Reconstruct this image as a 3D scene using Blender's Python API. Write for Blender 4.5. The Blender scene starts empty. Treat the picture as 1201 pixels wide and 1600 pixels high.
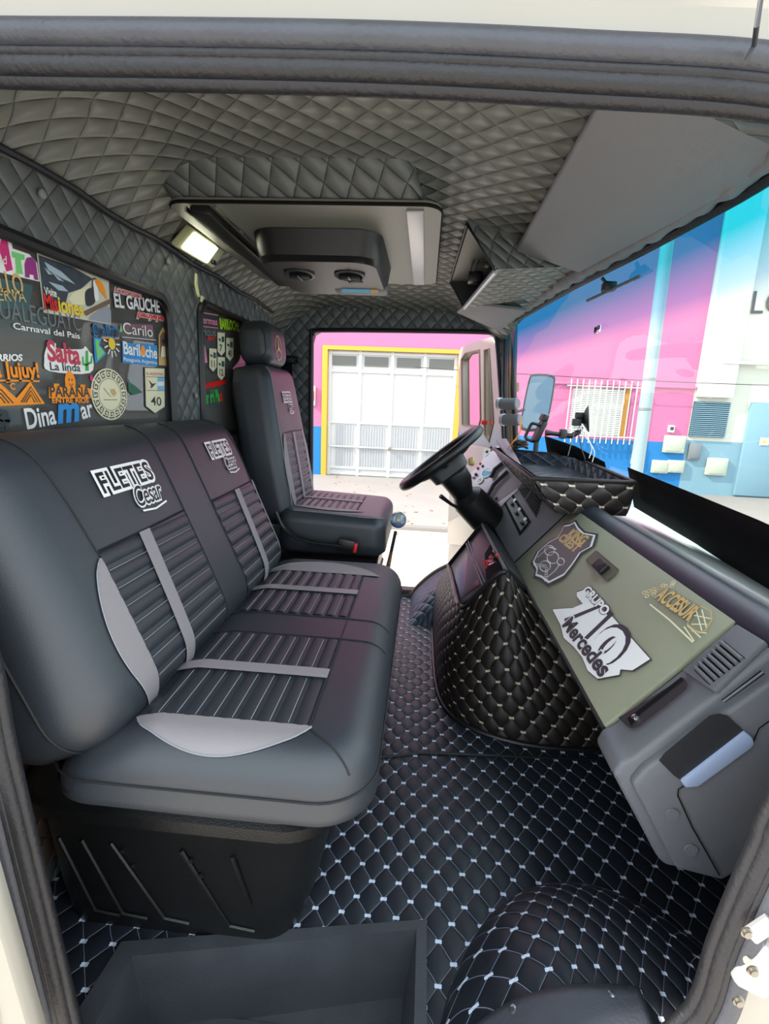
import bpy, bmesh, math, random
from mathutils import Vector, Matrix, geometry
random.seed(7)
PI = math.pi
D = bpy.data
SC = bpy.context.scene
COL = SC.collection

# ---------------------------------------------------------------- camera
FPX = 780.0; CX, CY = 600.5, 800.0
CAM = Vector((0, 0, 0.92))
_vy = Vector((665 - CX, 632 - CY, FPX)).normalized()
_r = math.radians(2.4)
_k = _vy[0] / _vy[2] * FPX * (-math.sin(_r)) + _vy[1] / _vy[2] * FPX * math.cos(_r)
_D = -FPX * FPX / _k
_up = -Vector((-math.sin(_r) * _D, math.cos(_r) * _D, FPX)).normalized()
_fx = _vy.cross(_up)
ROT = Matrix((_fx, _vy, _up))            # camera (right, down, forward) -> world


def ray(x, y): return ROT @ Vector((x - CX, y - CY, FPX))
def onX(x, y, X): d = ray(x, y); return CAM + d * ((X - CAM.x) / d.x)
def onY(x, y, Y): d = ray(x, y); return CAM + d * ((Y - CAM.y) / d.y)
def onZ(x, y, Z): d = ray(x, y); return CAM + d * ((Z - CAM.z) / d.z)


cd = D.cameras.new('camera'); cam = D.objects.new('camera', cd); COL.objects.link(cam)
cd.sensor_fit = 'HORIZONTAL'; cd.sensor_width = 36.0; cd.lens = 36.0 * FPX / 1201.0
cd.clip_start = 0.02; cd.clip_end = 200
_m = Matrix((ROT @ Vector((1, 0, 0)), ROT @ Vector((0, -1, 0)), ROT @ Vector((0, 0, -1)))).transposed()
cam.matrix_world = Matrix.Translation(CAM) @ _m.to_4x4()
SC.camera = cam

# ---------------------------------------------------------------- world, sun, exposure
w = D.worlds.new('sky'); SC.world = w; w.use_nodes = True
nt = w.node_tree
bg = nt.nodes['Background']
bg.inputs[0].default_value = (0.84, 0.93, 1.0, 1); bg.inputs[1].default_value = 1.35
sl = D.lights.new('sun', 'SUN'); sl.energy = 3.2; sl.angle = math.radians(1.0); sl.color = (1.0, 0.93, 0.82)
so = D.objects.new('sun', sl); COL.objects.link(so); so.location = (-6, -2, 8)
so.rotation_euler = Vector((0.80, 0.26, -0.62)).to_track_quat('-Z', 'Y').to_euler()
SC.view_settings.view_transform = 'Standard'
SC.view_settings.look = 'None'
SC.view_settings.exposure = 1.35
SC.view_settings.gamma = 1.0
SC.view_settings.use_curve_mapping = False


# ---------------------------------------------------------------- materials
def srgb(r, g, b):
    f = lambda c: (c / 255) / 12.92 if c / 255 <= 0.04045 else ((c / 255 + 0.055) / 1.055) ** 2.4
    return (f(r), f(g), f(b), 1)


def newmat(name):
    m = D.materials.new(name); m.use_nodes = True
    nt = m.node_tree
    return m, nt, nt.nodes['Principled BSDF']


def mat(name, col, rough=0.5, metal=0.0, spec=0.5, bump=0.0, bscale=300.0, var=0.0, vscale=8.0, coat=0.0, emit=None, trans=0.0):
    m, nt, b = newmat(name)
    if len(col) == 3: col = (*col, 1)
    b.inputs['Base Color'].default_value = col
    b.inputs['Roughness'].default_value = rough
    b.inputs['Metallic'].default_value = metal
    b.inputs['Specular IOR Level'].default_value = spec
    b.inputs['Coat Weight'].default_value = coat
    b.inputs['Transmission Weight'].default_value = trans
    if emit:
        b.inputs['Emission Color'].default_value = (*emit[:3], 1); b.inputs['Emission Strength'].default_value = emit[3]
    tc = nt.nodes.new('ShaderNodeTexCoord')
    if bump > 0:
        n = nt.nodes.new('ShaderNodeTexNoise'); n.inputs['Scale'].default_value = bscale; n.inputs['Detail'].default_value = 3
        nt.links.new(tc.outputs['Object'], n.inputs['Vector'])
        bp = nt.nodes.new('ShaderNodeBump'); bp.inputs['Strength'].default_value = bump; bp.inputs['Distance'].default_value = 0.002
        nt.links.new(n.outputs['Fac'], bp.inputs['Height']); nt.links.new(bp.outputs[0], b.inputs['Normal'])
    if var > 0:
        n = nt.nodes.new('ShaderNodeTexNoise'); n.inputs['Scale'].default_value = vscale; n.inputs['Detail'].default_value = 6
        nt.links.new(tc.outputs['Object'], n.inputs['Vector'])
        mx = nt.nodes.new('ShaderNodeMix'); mx.data_type = 'RGBA'
        mx.inputs[6].default_value = tuple(c * (1 - var) for c in col[:3]) + (1,)
        mx.inputs[7].default_value = tuple(min(1, c * (1 + var)) for c in col[:3]) + (1,)
        nt.links.new(n.outputs['Fac'], mx.inputs[0]); nt.links.new(mx.outputs[2], b.inputs['Base Color'])
        mr = nt.nodes.new('ShaderNodeMapRange'); mr.inputs[3].default_value = max(0.02, rough - var * 0.25); mr.inputs[4].default_value = min(1, rough + var * 0.25)
        nt.links.new(n.outputs['Fac'], mr.inputs[0]); nt.links.new(mr.outputs[0], b.inputs['Roughness'])
    return m


def quilt(name, base, thread, a, b, depth=0.006, marks=True, lw=0.05, rough=0.45, mark_col=None, spec=0.5, strength=1.0):
    """vinyl quilted in diamonds a wide (U) and b tall (V), in metres of the UV map"""
    m, nt, bs = newmat(name)
    N = nt.nodes.new; L = nt.links.new

    def M(op, x, y=None, z=None):
        n = N('ShaderNodeMath'); n.operation = op
        for i, v in enumerate((x, y, z)):
            if v is None: continue
            if isinstance(v, (int, float)): n.inputs[i].default_value = v
            else: L(v, n.inputs[i])
        return n.outputs[0]
    uv = N('ShaderNodeUVMap'); uv.uv_map = 'UVMap'
    # a little unevenness in the sewing
    nz = N('ShaderNodeTexNoise'); nz.inputs['Scale'].default_value = 9; L(uv.outputs[0], nz.inputs['Vector'])
    sp = N('ShaderNodeSeparateXYZ'); L(uv.outputs[0], sp.inputs[0])
    wob = M('MULTIPLY', M('SUBTRACT', nz.outputs['Fac'], 0.5), 0.012)
    u = M('ADD', sp.outputs[0], wob); v = M('ADD', sp.outputs[1], wob)
    ua = M('DIVIDE', u, a); vb = M('DIVIDE', v, b)
    hp = M('ABSOLUTE', M('SINE', M('MULTIPLY', M('ADD', ua, vb), PI)))
    hq = M('ABSOLUTE', M('SINE', M('MULTIPLY', M('SUBTRACT', ua, vb), PI)))
    mn = M('MINIMUM', hp, hq)
    h = M('POWER', M('MULTIPLY', hp, hq), 0.42)
    line = N('ShaderNodeMapRange'); line.interpolation_type = 'SMOOTHSTEP'
    line.inputs[1].default_value = lw; line.inputs[2].default_value = lw * 2.0; line.inputs[3].default_value = 1; line.inputs[4].default_value = 0
    L(mn, line.inputs[0])
    wr = N('ShaderNodeTexNoise'); wr.inputs['Scale'].default_value = 26; wr.inputs['Detail'].default_value = 3; L(uv.outputs[0], wr.inputs['Vector'])
    bp = N('ShaderNodeBump'); bp.inputs['Strength'].default_value = strength; bp.inputs['Distance'].default_value = depth
    L(M('ADD', h, M('MULTIPLY', wr.outputs['Fac'], 0.22)), bp.inputs['Height']); L(bp.outputs[0], bs.inputs['Normal'])
    mx = N('ShaderNodeMix'); mx.data_type = 'RGBA'; mx.inputs[6].default_value = (*base[:3], 1); mx.inputs[7].default_value = (*thread[:3], 1)
    L(line.outputs[0], mx.inputs[0]); out = mx.outputs[2]
    if marks:
        su = M('ABSOLUTE', M('SINE', M('MULTIPLY', ua, 2 * PI))); sv = M('ABSOLUTE', M('SINE', M('MULTIPLY', vb, 2 * PI)))
        k = M('MULTIPLY', M('LESS_THAN', su, 0.66), M('LESS_THAN', sv, 0.30))
        k = M('MULTIPLY', k, M('MULTIPLY', M('LESS_THAN', hp, 0.62), M('LESS_THAN', hq, 0.62)))
        m2 = N('ShaderNodeMix'); m2.data_type = 'RGBA'; L(k, m2.inputs[0]); L(out, m2.inputs[6]); m2.inputs[7].default_value = (*(mark_col or thread)[:3], 1)
        out = m2.outputs[2]
    L(out, bs.inputs['Base Color'])
    bs.inputs['Roughness'].default_value = rough; bs.inputs['Specular IOR Level'].default_value = spec
    return m


BLK = srgb(26, 26, 28)
M_ = dict(
    leather=mat('black_leatherette', srgb(46, 50, 56), 0.40, bump=0.25, bscale=900, spec=0.55),
    leather_panel=mat('pleated_leatherette', srgb(42, 46, 52), 0.40, bump=0.3, bscale=1100, spec=0.55),
    grey_leather=mat('grey_leatherette', srgb(136, 130, 132), 0.5, bump=0.2, bscale=900),
    thread=mat('grey_thread', srgb(135, 137, 142), 0.7),
    dthread=mat('seam_shadow_thread', srgb(14, 14, 16), 0.7),
    plastic=mat('black_moulded_plastic', srgb(15, 16, 17), 0.34, bump=0.3, bscale=500, var=0.25, vscale=5),
    tray=mat('scuffed_black_plastic', srgb(52, 55, 60), 0.55, bump=0.4, bscale=350, var=0.35, vscale=14),
    rubber=mat('black_rubber', srgb(26, 26, 30), 0.5, bump=0.6, bscale=160, var=0.3, vscale=20),
    rubber_grey=mat('worn_grey_rubber', srgb(62, 64, 71), 0.42, bump=0.4, bscale=200, var=0.3, vscale=15),
    dash=mat('grey_dash_plastic', srgb(104, 105, 110), 0.5, bump=0.5, bscale=900, var=0.08, vscale=6),
    dashdark=mat('dark_grey_plastic', srgb(40, 41, 44), 0.45, bump=0.3, bscale=800),
    dashpad=mat('blue_black_dash_pad', srgb(38, 44, 56), 0.42, bump=0.3, bscale=900),
    khaki=mat('olive_grey_panel', srgb(146, 147, 126), 0.38, bump=0.3, bscale=900, var=0.06, vscale=5),
    black=mat('satin_black', srgb(16, 16, 18), 0.42),
    flatblack=mat('matt_black', srgb(12, 12, 13), 0.8, spec=0.2),
    visor=mat('grey_visor_vinyl', srgb(134, 134, 138), 0.6, bump=0.5, bscale=1200),
    hatch=mat('grey_green_painted_panel', srgb(112, 112, 104), 0.42, var=0.12, vscale=4),
    steel=mat('brushed_steel', srgb(170, 170, 172), 0.28, metal=1.0, var=0.1, vscale=30),
    strip=mat('pale_metal_strip', srgb(190, 192, 196), 0.35, metal=0.4),
    body=mat('white_body_paint', srgb(160, 154, 142), 0.35, coat=0.4, var=0.05, vscale=6),
    white=mat('white_vinyl', srgb(238, 238, 236), 0.45),
    chrome=mat('chrome', srgb(220, 220, 222), 0.12, metal=1.0),
    bolt=mat('zinc_bolt', srgb(150, 145, 135), 0.35, metal=0.9),
    lamp=mat('lamp_diffuser', srgb(240, 240, 215), 0.4, emit=(1.0, 0.98, 0.72, 3.2)),
    lampbody=mat('cream_lamp_housing', srgb(190, 192, 150), 0.45),
    red=mat('red_plastic', srgb(214, 36, 30), 0.4), orange=mat('orange_vinyl', srgb(250, 150, 30), 0.5),
    yellow=mat('yellow_vinyl', srgb(235, 205, 60), 0.5), blue=mat('blue_vinyl', srgb(40, 140, 210), 0.5),
    lblue=mat('pale_blue_vinyl', srgb(120, 190, 225), 0.5), green=mat('green_vinyl', srgb(60, 175, 80), 0.5),
    lgreen=mat('pale_green_vinyl', srgb(120, 205, 120), 0.5), magenta=mat('magenta_vinyl', srgb(205, 45, 120), 0.5),
    purple=mat('purple_vinyl', srgb(150, 50, 130), 0.5), crimson=mat('crimson_vinyl', srgb(195, 60, 85), 0.5),
    cream=mat('cream_vinyl', srgb(232, 226, 190), 0.5), dkgreen=mat('dark_green_vinyl', srgb(30, 100, 75), 0.5),
    greyv=mat('grey_vinyl', srgb(110, 116, 120), 0.5), dkgrey=mat('charcoal_vinyl', srgb(52, 54, 58), 0.5),
    teal=mat('teal_vinyl', srgb(60, 90, 92), 0.5), gold=mat('gold_vinyl', srgb(205, 175, 115), 0.45),
    lime=mat('lime_vinyl', srgb(170, 220, 30), 0.5), brown=mat('brown_vinyl', srgb(120, 92, 70), 0.5),
    pinkv=mat('pink_vinyl', srgb(225, 140, 165), 0.5),
    cluster=mat('silver_pink_cluster', srgb(175, 158, 168), 0.35, metal=0.3),
    brownblack=mat('brown_black_vinyl', srgb(38, 30, 29), 0.4),
    copper=mat('copper_wire', srgb(190, 110, 60), 0.35, metal=0.7),
)
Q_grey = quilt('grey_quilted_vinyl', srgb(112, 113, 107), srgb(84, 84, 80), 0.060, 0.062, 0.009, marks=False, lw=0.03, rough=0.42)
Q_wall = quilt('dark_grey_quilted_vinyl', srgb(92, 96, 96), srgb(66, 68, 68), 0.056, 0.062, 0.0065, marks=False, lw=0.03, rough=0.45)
Q_floor = quilt('black_quilted_floor_vinyl', srgb(26, 30, 38), srgb(150, 165, 190), 0.0505, 0.067, 0.0034, lw=0.020, rough=0.46, mark_col=srgb(195, 208, 228))
Q_cover = quilt('black_quilted_engine_vinyl', srgb(27, 21, 18), srgb(98, 86, 74), 0.060, 0.062, 0.006, lw=0.014, rough=0.5, spec=0.35, mark_col=srgb(182, 170, 150))
Q_tray = quilt('brown_black_quilted_vinyl', srgb(36, 28, 26), srgb(160, 140, 120), 0.064, 0.064, 0.006, lw=0.018, rough=0.42, mark_col=srgb(222, 212, 190))
Q_trayin = quilt('blue_black_quilted_vinyl', srgb(38, 46, 60), srgb(90, 110, 130), 0.050, 0.050, 0.005, marks=False, lw=0.04, rough=0.4)
Q_arch = quilt('blue_quilted_arch_vinyl', srgb(60, 74, 90), srgb(110, 130, 150), 0.050, 0.050, 0.005, marks=False, lw=0.04, rough=0.4)


# ---------------------------------------------------------------- mesh builder
def wpos(o):
    p = Vector(o.location)
    while o.parent: o = o.parent; p += Vector(o.location)
    return p


def tag(o, label, cat, group=None):
    if label: o['label'] = label
    if cat: o['category'] = cat
    if group: o['group'] = group
    return o


def thing(name, loc, label, cat, group=None):
    o = D.objects.new(name, None); COL.objects.link(o); o.location = loc; o.empty_display_size = 0.1
    return tag(o, label, cat, group)


def text_geo(s, bold=0.0, shear=0.0, space=1.0):
    c = D.curves.new('t', 'FONT'); c.body = s; c.size = 1; c.offset = bold; c.shear = shear; c.space_character = space
    c.resolution_u = 4
    o = D.objects.new('t', c); me = D.meshes.new_from_object(o)
    vs = [(v.co.x, v.co.y) for v in me.vertices]; fs = [tuple(p.vertices) for p in me.polygons]
    D.objects.remove(o); D.meshes.remove(me); D.curves.remove(c)
    return vs, fs


class MB:
    def __init__(s): s.v = []; s.f = []; s.m = []; s.uv = []; s.mats = []

    def mi(s, m):
        if m not in s.mats: s.mats.append(m)
        return s.mats.index(m)

    def add(s, vs, fs, m, uvs=None, uvf=None):
        o = len(s.v); s.v += [Vector(v) for v in vs]; k = s.mi(m)
        for i, f in enumerate(fs):
            s.f.append([o + a for a in f]); s.m.append(k)
            if uvf: s.uv.append(uvf[i])
            elif uvs: s.uv.append([uvs[a] for a in f])
            else: s.uv.append(None)
        return s

    def grid(s, fn, nu, nv, m, uvfn=None, cu=False, cv=False):
        vs = [fn(i / nu, j / nv) for j in range(nv + 1) for i in range(nu + 1)]
        fs = [(j * (nu + 1) + i, j * (nu + 1) + i + 1, (j + 1) * (nu + 1) + i + 1, (j + 1) * (nu + 1) + i) for j in range(nv) for i in range(nu)]
        uvs = [uvfn(i / nu, j / nv) for j in range(nv + 1) for i in range(nu + 1)] if uvfn else None
        return s.add(vs, fs, m, uvs)

    def quad(s, a, b, c, d, m, uvs=None):
        if uvs is None:
            a, b, c, d = map(Vector, (a, b, c, d)); wu = (b - a).length; wv = (d - a).length; uvs = [(0, 0), (wu, 0), (wu, wv), (0, wv)]
        return s.add([a, b, c, d], [(0, 1, 2, 3)], m, uvs)

    def box(s, c, size, m, bev=0.0, rot=None, seg=2):
        bm = bmesh.new(); bmesh.ops.create_cube(bm, size=1)
        for v in bm.verts: v.co = Vector((v.co.x * size[0], v.co.y * size[1], v.co.z * size[2]))
        if bev > 0: bmesh.ops.bevel(bm, geom=list(bm.edges), offset=min(bev, min(size) * 0.49), segments=seg, profile=0.5, affect='EDGES')
        R = rot if rot is not None else Matrix.Identity(3)
        bm.verts.ensure_lookup_table(); bm.verts.index_update()
        vs = [Vector(c) + R @ v.co for v in bm.verts]; fs = [[v.index for v in f.verts] for f in bm.faces]
        bm.free()
        return s.add(vs, fs, m)

    def prism(s, poly, off, m, bev=0.0, seg=2, uvscale=None):
        """poly: list of 3D points (planar), off: vector to extrude"""
        bm = bmesh.new(); off = Vector(off)
        a = [bm.verts.new(p) for p in poly]; b = [bm.verts.new(Vector(p) + off) for p in poly]
        n = len(poly)
        bm.faces.new(a[::-1]); bm.faces.new(b)
        for i in range(n): bm.faces.new((a[i], a[(i + 1) % n], b[(i + 1) % n], b[i]))
        bmesh.ops.recalc_face_normals(bm, faces=list(bm.faces))
        if bev > 0: bmesh.ops.bevel(bm, geom=list(bm.edges), offset=bev, segments=seg, profile=0.5, affect='EDGES', clamp_overlap=True)
        bm.verts.index_update()
        vs = [v.co.copy() for v in bm.verts]; fs = [[v.index for v in f.verts] for f in bm.faces]
        uvf = []
        bm.normal_update()
        for f in bm.faces:
            nn = f.normal; ref = Vector((0, 1, 0)) if abs(nn.y) < 0.8 else Vector((1, 0, 0))
            ua = (ref - nn * ref.dot(nn)).normalized(); va = nn.cross(ua)
            uvf.append([(v.co.dot(ua), v.co.dot(va)) for v in f.verts])
        bm.free()
        return s.add(vs, fs, m, uvf=uvf)

    def tube(s, pts, r, m, closed=False, n=8, flat=1.0, caps=True, up=None):
        pts = [Vector(p) for p in pts]; k = len(pts)
        rr = r if isinstance(r, (list, tuple)) else [r] * k
        T = []
        for i in range(k):
            a = pts[(i - 1) % k] if (closed or i > 0) else pts[i]; b = pts[(i + 1) % k] if (closed or i < k - 1) else pts[i]
            t = (b - a); T.append(t.normalized() if t.length > 1e-9 else Vector((0, 0, 1)))
        ref = Vector(up) if up is not None else (Vector((0, 0, 1)) if abs(T[0].z) < 0.9 else Vector((1, 0, 0)))
        nrm = (ref - T[0] * ref.dot(T[0])).normalized(); vs = []
        for i in range(k):
            if up is not None:
                nn = ref - T[i] * ref.dot(T[i])
                if nn.length > 1e-4: nrm = nn.normalized()
            else:
                nn = nrm - T[i] * nrm.dot(T[i]); nrm = nn.normalized() if nn.length > 1e-6 else nrm
            bn = T[i].cross(nrm)
            for j in range(n):
                a = 2 * PI * j / n; vs.append(pts[i] + (nrm * math.cos(a) * flat + bn * math.sin(a)) * rr[i])
        fs = []
        for i in range(k if closed else k - 1):
            for j in range(n):
                i2 = (i + 1) % k
                fs.append((i * n + j, i * n + (j + 1) % n, i2 * n + (j + 1) % n, i2 * n + j))
        if not closed and caps: fs += [tuple(range(n))[::-1], tuple((k - 1) * n + j for j in range(n))]
        return s.add(vs, fs, m)

    def cyl(s, a, b, r, m, r2=None, n=24): return s.tube([a, b], [r, r if r2 is None else r2], m, n=n)

    def lathe(s, base, axis, prof, m, n=28):
        axis = Vector(axis).normalized(); ref = Vector((0, 0, 1)) if abs(axis.z) < 0.9 else Vector((1, 0, 0))
        u = axis.cross(ref).normalized(); v = axis.cross(u); vs = []
        for (r, h) in prof:
            for j in range(n):
                a = 2 * PI * j / n; vs.append(Vector(base) + axis * h + (u * math.cos(a) + v * math.sin(a)) * r)
        fs = [(i * n + j, i * n + (j + 1) % n, (i + 1) * n + (j + 1) % n, (i + 1) * n + j) for i in range(len(prof) - 1) for j in range(n)]
        fs += [tuple(range(n))[::-1], tuple((len(prof) - 1) * n + j for j in range(n))]
        return s.add(vs, fs, m)

    def loft(s, rings, m, cap0=True, cap1=True, uv=False):
        n = len(rings[0]); vs = [p for r in rings for p in r]
        fs = [(i * n + j, i * n + (j + 1) % n, (i + 1) * n + (j + 1) % n, (i + 1) * n + j) for i in range(len(rings) - 1) for j in range(n)]
        if cap0: fs.append(tuple(range(n))[::-1])
        if cap1: fs.append(tuple((len(rings) - 1) * n + j for j in range(n)))
        uvf = None
        if uv:
            per = [0.0]
            for j in range(n): per.append(per[-1] + (Vector(rings[0][j]) - Vector(rings[0][(j + 1) % n])).length)
            hh = [0.0]
            for i in range(1, len(rings)): hh.append(hh[-1] + (Vector(rings[i][0]) - Vector(rings[i - 1][0])).length)
            uvf = [[(per[j], hh[i]), (per[j + 1], hh[i]), (per[j + 1], hh[i + 1]), (per[j], hh[i + 1])] for i in range(len(rings) - 1) for j in range(n)]
            for f in fs[len(uvf):]: uvf.append([(vs[a][0], vs[a][1]) for a in f])
        return s.add(vs, fs, m, uvf=uvf)

    def poly(s, outer, m, holes=(), uvfn=None):
        """planar polygon with holes in 3D, triangulated"""
        loops = [[Vector(p) for p in outer]] + [[Vector(p) for p in h] for h in holes]
        tris = geometry.tessellate_polygon(loops); allv = [p for l in loops for p in l]
        return s.add(allv, [tuple(t) for t in tris], m, [uvfn(p) for p in allv] if uvfn else None)

    # stickers and lettering on a Surf
    def flat(s, sf, pts, m, off=0.0006): return s.poly([sf.at(u, v, off) for u, v in pts], m)

    def label(s, sf, text, a, b, h, m, off=0.0012, bold=0.0, shear=0.0, space=1.0, back=None, bw=0.035):
        """text from surface point a to b (baseline ends), capital height h"""
        a = Vector(a); b = Vector(b)
        for (mm, bo, of) in (([(back, bold + bw, off - 0.0005)] if back else []) + [(m, bold, off)]):
            vs, fs = text_geo(text, bo, shear, space)
            v0, _ = text_geo(text, bold, shear, space)
            x0 = min(v[0] for v in v0); x1 = max(v[0] for v in v0)
            d = (b - a); L = d.length; e = d / L; p = Vector((-e.y, e.x))
            cap = 0.70
            pts = []
            for x, y in vs:
                q = a + e * ((x - x0) / (x1 - x0) * L) + p * (y / cap * h); pts.append(sf.at(q.x, q.y, of))
            s.add(pts, fs, mm)
        return s

    def stroke(s, sf, pts, wd, m, off=0.0008, closed=False):
        """flat ribbon along 2D points"""
        P = [Vector(p) for p in pts]; n = len(P); vs = []
        for i in range(n):
            a = P[i - 1] if (closed or i > 0) else P[i]; b = P[(i + 1) % n] if (closed or i < n - 1) else P[i]
            t = (b - a); t = t.normalized() if t.length > 1e-9 else Vector((1, 0)); q = Vector((-t.y, t.x)) * wd / 2
            vs += [sf.at(*(P[i] + q), off), sf.at(*(P[i] - q), off)]
        fs = [(2 * i, 2 * i + 1, (2 * i + 3) % (2 * n), (2 * i + 2) % (2 * n)) for i in range(n if closed else n - 1)]
        return s.add(vs, fs, m)

    def build(s, name, parent=None, smooth=True, angle=38, structure=False, label=None, cat=None, group=None, solid=0.0):
        me = D.meshes.new(name)
        if parent is None:
            xs = [v.x for v in s.v]; ys = [v.y for v in s.v]; zs = [v.z for v in s.v]
            base = Vector(((min(xs) + max(xs)) / 2, (min(ys) + max(ys)) / 2, min(zs)))
        else: base = wpos(parent)
        me.from_pydata([v - base for v in s.v], [], s.f)
        for m in s.mats: me.materials.append(m)
        me.polygons.foreach_set('material_index', s.m)
        if any(u is not None for u in s.uv):
            ul = me.uv_layers.new(name='UVMap')
            for p, u in zip(me.polygons, s.uv):
                if u is not None:
                    for li, c in zip(p.loop_indices, u): ul.data[li].uv = c
        me.validate(); me.update()
        bm = bmesh.new(); bm.from_mesh(me)
        bmesh.ops.remove_doubles(bm, verts=list(bm.verts), dist=1e-6)
        bmesh.ops.recalc_face_normals(bm, faces=list(bm.faces)); bm.to_mesh(me); bm.free()
        if smooth: me.shade_smooth(); me.set_sharp_from_angle(angle=math.radians(angle))
        o = D.objects.new(name, me); COL.objects.link(o)
        if parent is None: o.location = base
        else: o.parent = parent
        if solid:
            md = o.modifiers.new('thickness', 'SOLIDIFY'); md.thickness = solid; md.offset = -1
        if structure: o['kind'] = 'structure'
        return tag(o, label, cat, group)


class Surf:
    """plane O,U,V,N with an optional height over it; pixel picks give plane coordinates"""
    def __init__(s, O, U, V, h=None, abs_u=False):
        s.O = Vector(O); s.U = Vector(U).normalized(); s.V = Vector(V).normalized(); s.N = s.U.cross(s.V).normalized(); s.h = h

    def px(s, x, y):
        d = ray(x, y); p = CAM + d * ((s.O - CAM).dot(s.N) / d.dot(s.N)); q = p - s.O
        return Vector((q.dot(s.U), q.dot(s.V)))

    def pos(s, u, v): return s.O + s.U * u + s.V * v + s.N * (s.h(u, v) if s.h else 0)

    def at(s, u, v, off=0.0):
        p = s.pos(u, v)
        if s.h and off:
            e = 1e-3; n = (s.pos(u + e, v) - p).cross(s.pos(u, v + e) - p)
            return p + (n.normalized() if n.length > 1e-12 else s.N) * off
        return p + s.N * off


def rrect(x0, y0, x1, y1, r, n=6):
    out = []
    for cx, cy, a0 in ((x1 - r, y1 - r, 0), (x0 + r, y1 - r, 90), (x0 + r, y0 + r, 180), (x1 - r, y0 + r, 270)):
        for i in range(n + 1):
            a = math.radians(a0 + 90 * i / n); out.append((cx + r * math.cos(a), cy + r * math.sin(a)))
    return out


def ell(cx, cy, rx, ry, n=28): return [(cx + rx * math.cos(2 * PI * i / n), cy + ry * math.sin(2 * PI * i / n)) for i in range(n)]


def smooth_closed(pts, n=6):
    """Catmull-Rom through closed points"""
    P = [Vector(p) for p in pts]; k = len(P); out = []
    for i in range(k):
        a, b, c, d = P[i - 1], P[i], P[(i + 1) % k], P[(i + 2) % k]
        for j in range(n):
            t = j / n; out.append(0.5 * ((2 * b) + (c - a) * t + (2 * a - 5 * b + 4 * c - d) * t * t + (3 * b - a - 3 * c + d) * t ** 3))
    return out


def smooth_open(pts, n=6):
    P = [Vector(p) for p in pts]; P = [2 * P[0] - P[1]] + P + [2 * P[-1] - P[-2]]; out = []
    for i in range(1, len(P) - 2):
        a, b, c, d = P[i - 1], P[i], P[i + 1], P[i + 2]
        for j in range(n):
            t = j / n; out.append(0.5 * ((2 * b) + (c - a) * t + (2 * a - 5 * b + 4 * c - d) * t * t + (3 * b - a - 3 * c + d) * t ** 3))
    out.append(P[-2]); return out


def lerp(a, b, t): return a + (b - a) * t


def interp(tab, x):
    tab = sorted(tab)
    if x <= tab[0][0]: return tab[0][1]
    for (a, va), (b, vb) in zip(tab, tab[1:]):
        if x <= b: return lerp(va, vb, (x - a) / (b - a))
    return tab[-1][1]
# ================================================================ THE CAB SHELL
XR = -0.66; YN = 0.50; YF = 2.31
WT = [(.45, .445), (.85, .477), (1.0, .462), (1.2, .44), (1.5, .394), (2.31, .313)]
WB = [(.45, .60), (.8, .70), (1.0, .745), (1.3, .775), (1.6, .77), (1.9, .72), (2.1, .61), (2.25, .47), (2.31, .41)]
def xtop(y): return sum(interp(WT, y + d) for d in (-.06, -.03, 0, .03, .06)) / 5
def xbot(y): return sum(interp(WB, y + d) for d in (-.06, -.03, 0, .03, .06)) / 5
def wglass(y, z):
    t = (z - .58) / .67; return lerp(xbot(y), xtop(y), t)


def zceil(x, y):
    z = 1.385
    if x < -.44: z -= .115 * ((-.44 - x) / .22) ** 2.2
    x1 = xtop(y)
    if x > .02: z -= (1.385 - 1.262) * min(1, ((x - .02) / (x1 - .02))) ** 1.5
    if y > 1.85: z -= .065 * ((y - 1.85) / .46) ** 2
    if y < .9: z -= .15 * ((.9 - y) / .4) ** 2
    return z


mb = MB()
def cf(s, t):
    y = lerp(.497, YF + .01, t); x = lerp(XR - .005, xtop(y) + .01, s); return (x, y, zceil(x, y))
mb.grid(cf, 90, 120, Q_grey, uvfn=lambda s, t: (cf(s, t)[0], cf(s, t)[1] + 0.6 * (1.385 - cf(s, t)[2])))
mb.build('ceiling', structure=True, angle=80)

# piping between the rear wall and the roof lining, and its buttons
mb = MB(); mb.tube([(XR + .012, lerp(.5, 2.3, i / 20), 1.268 + .004 * math.sin(i * 1.7)) for i in range(21)], .0065, M_['rubber'])
mb.build('trim_1', structure=True)

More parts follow.
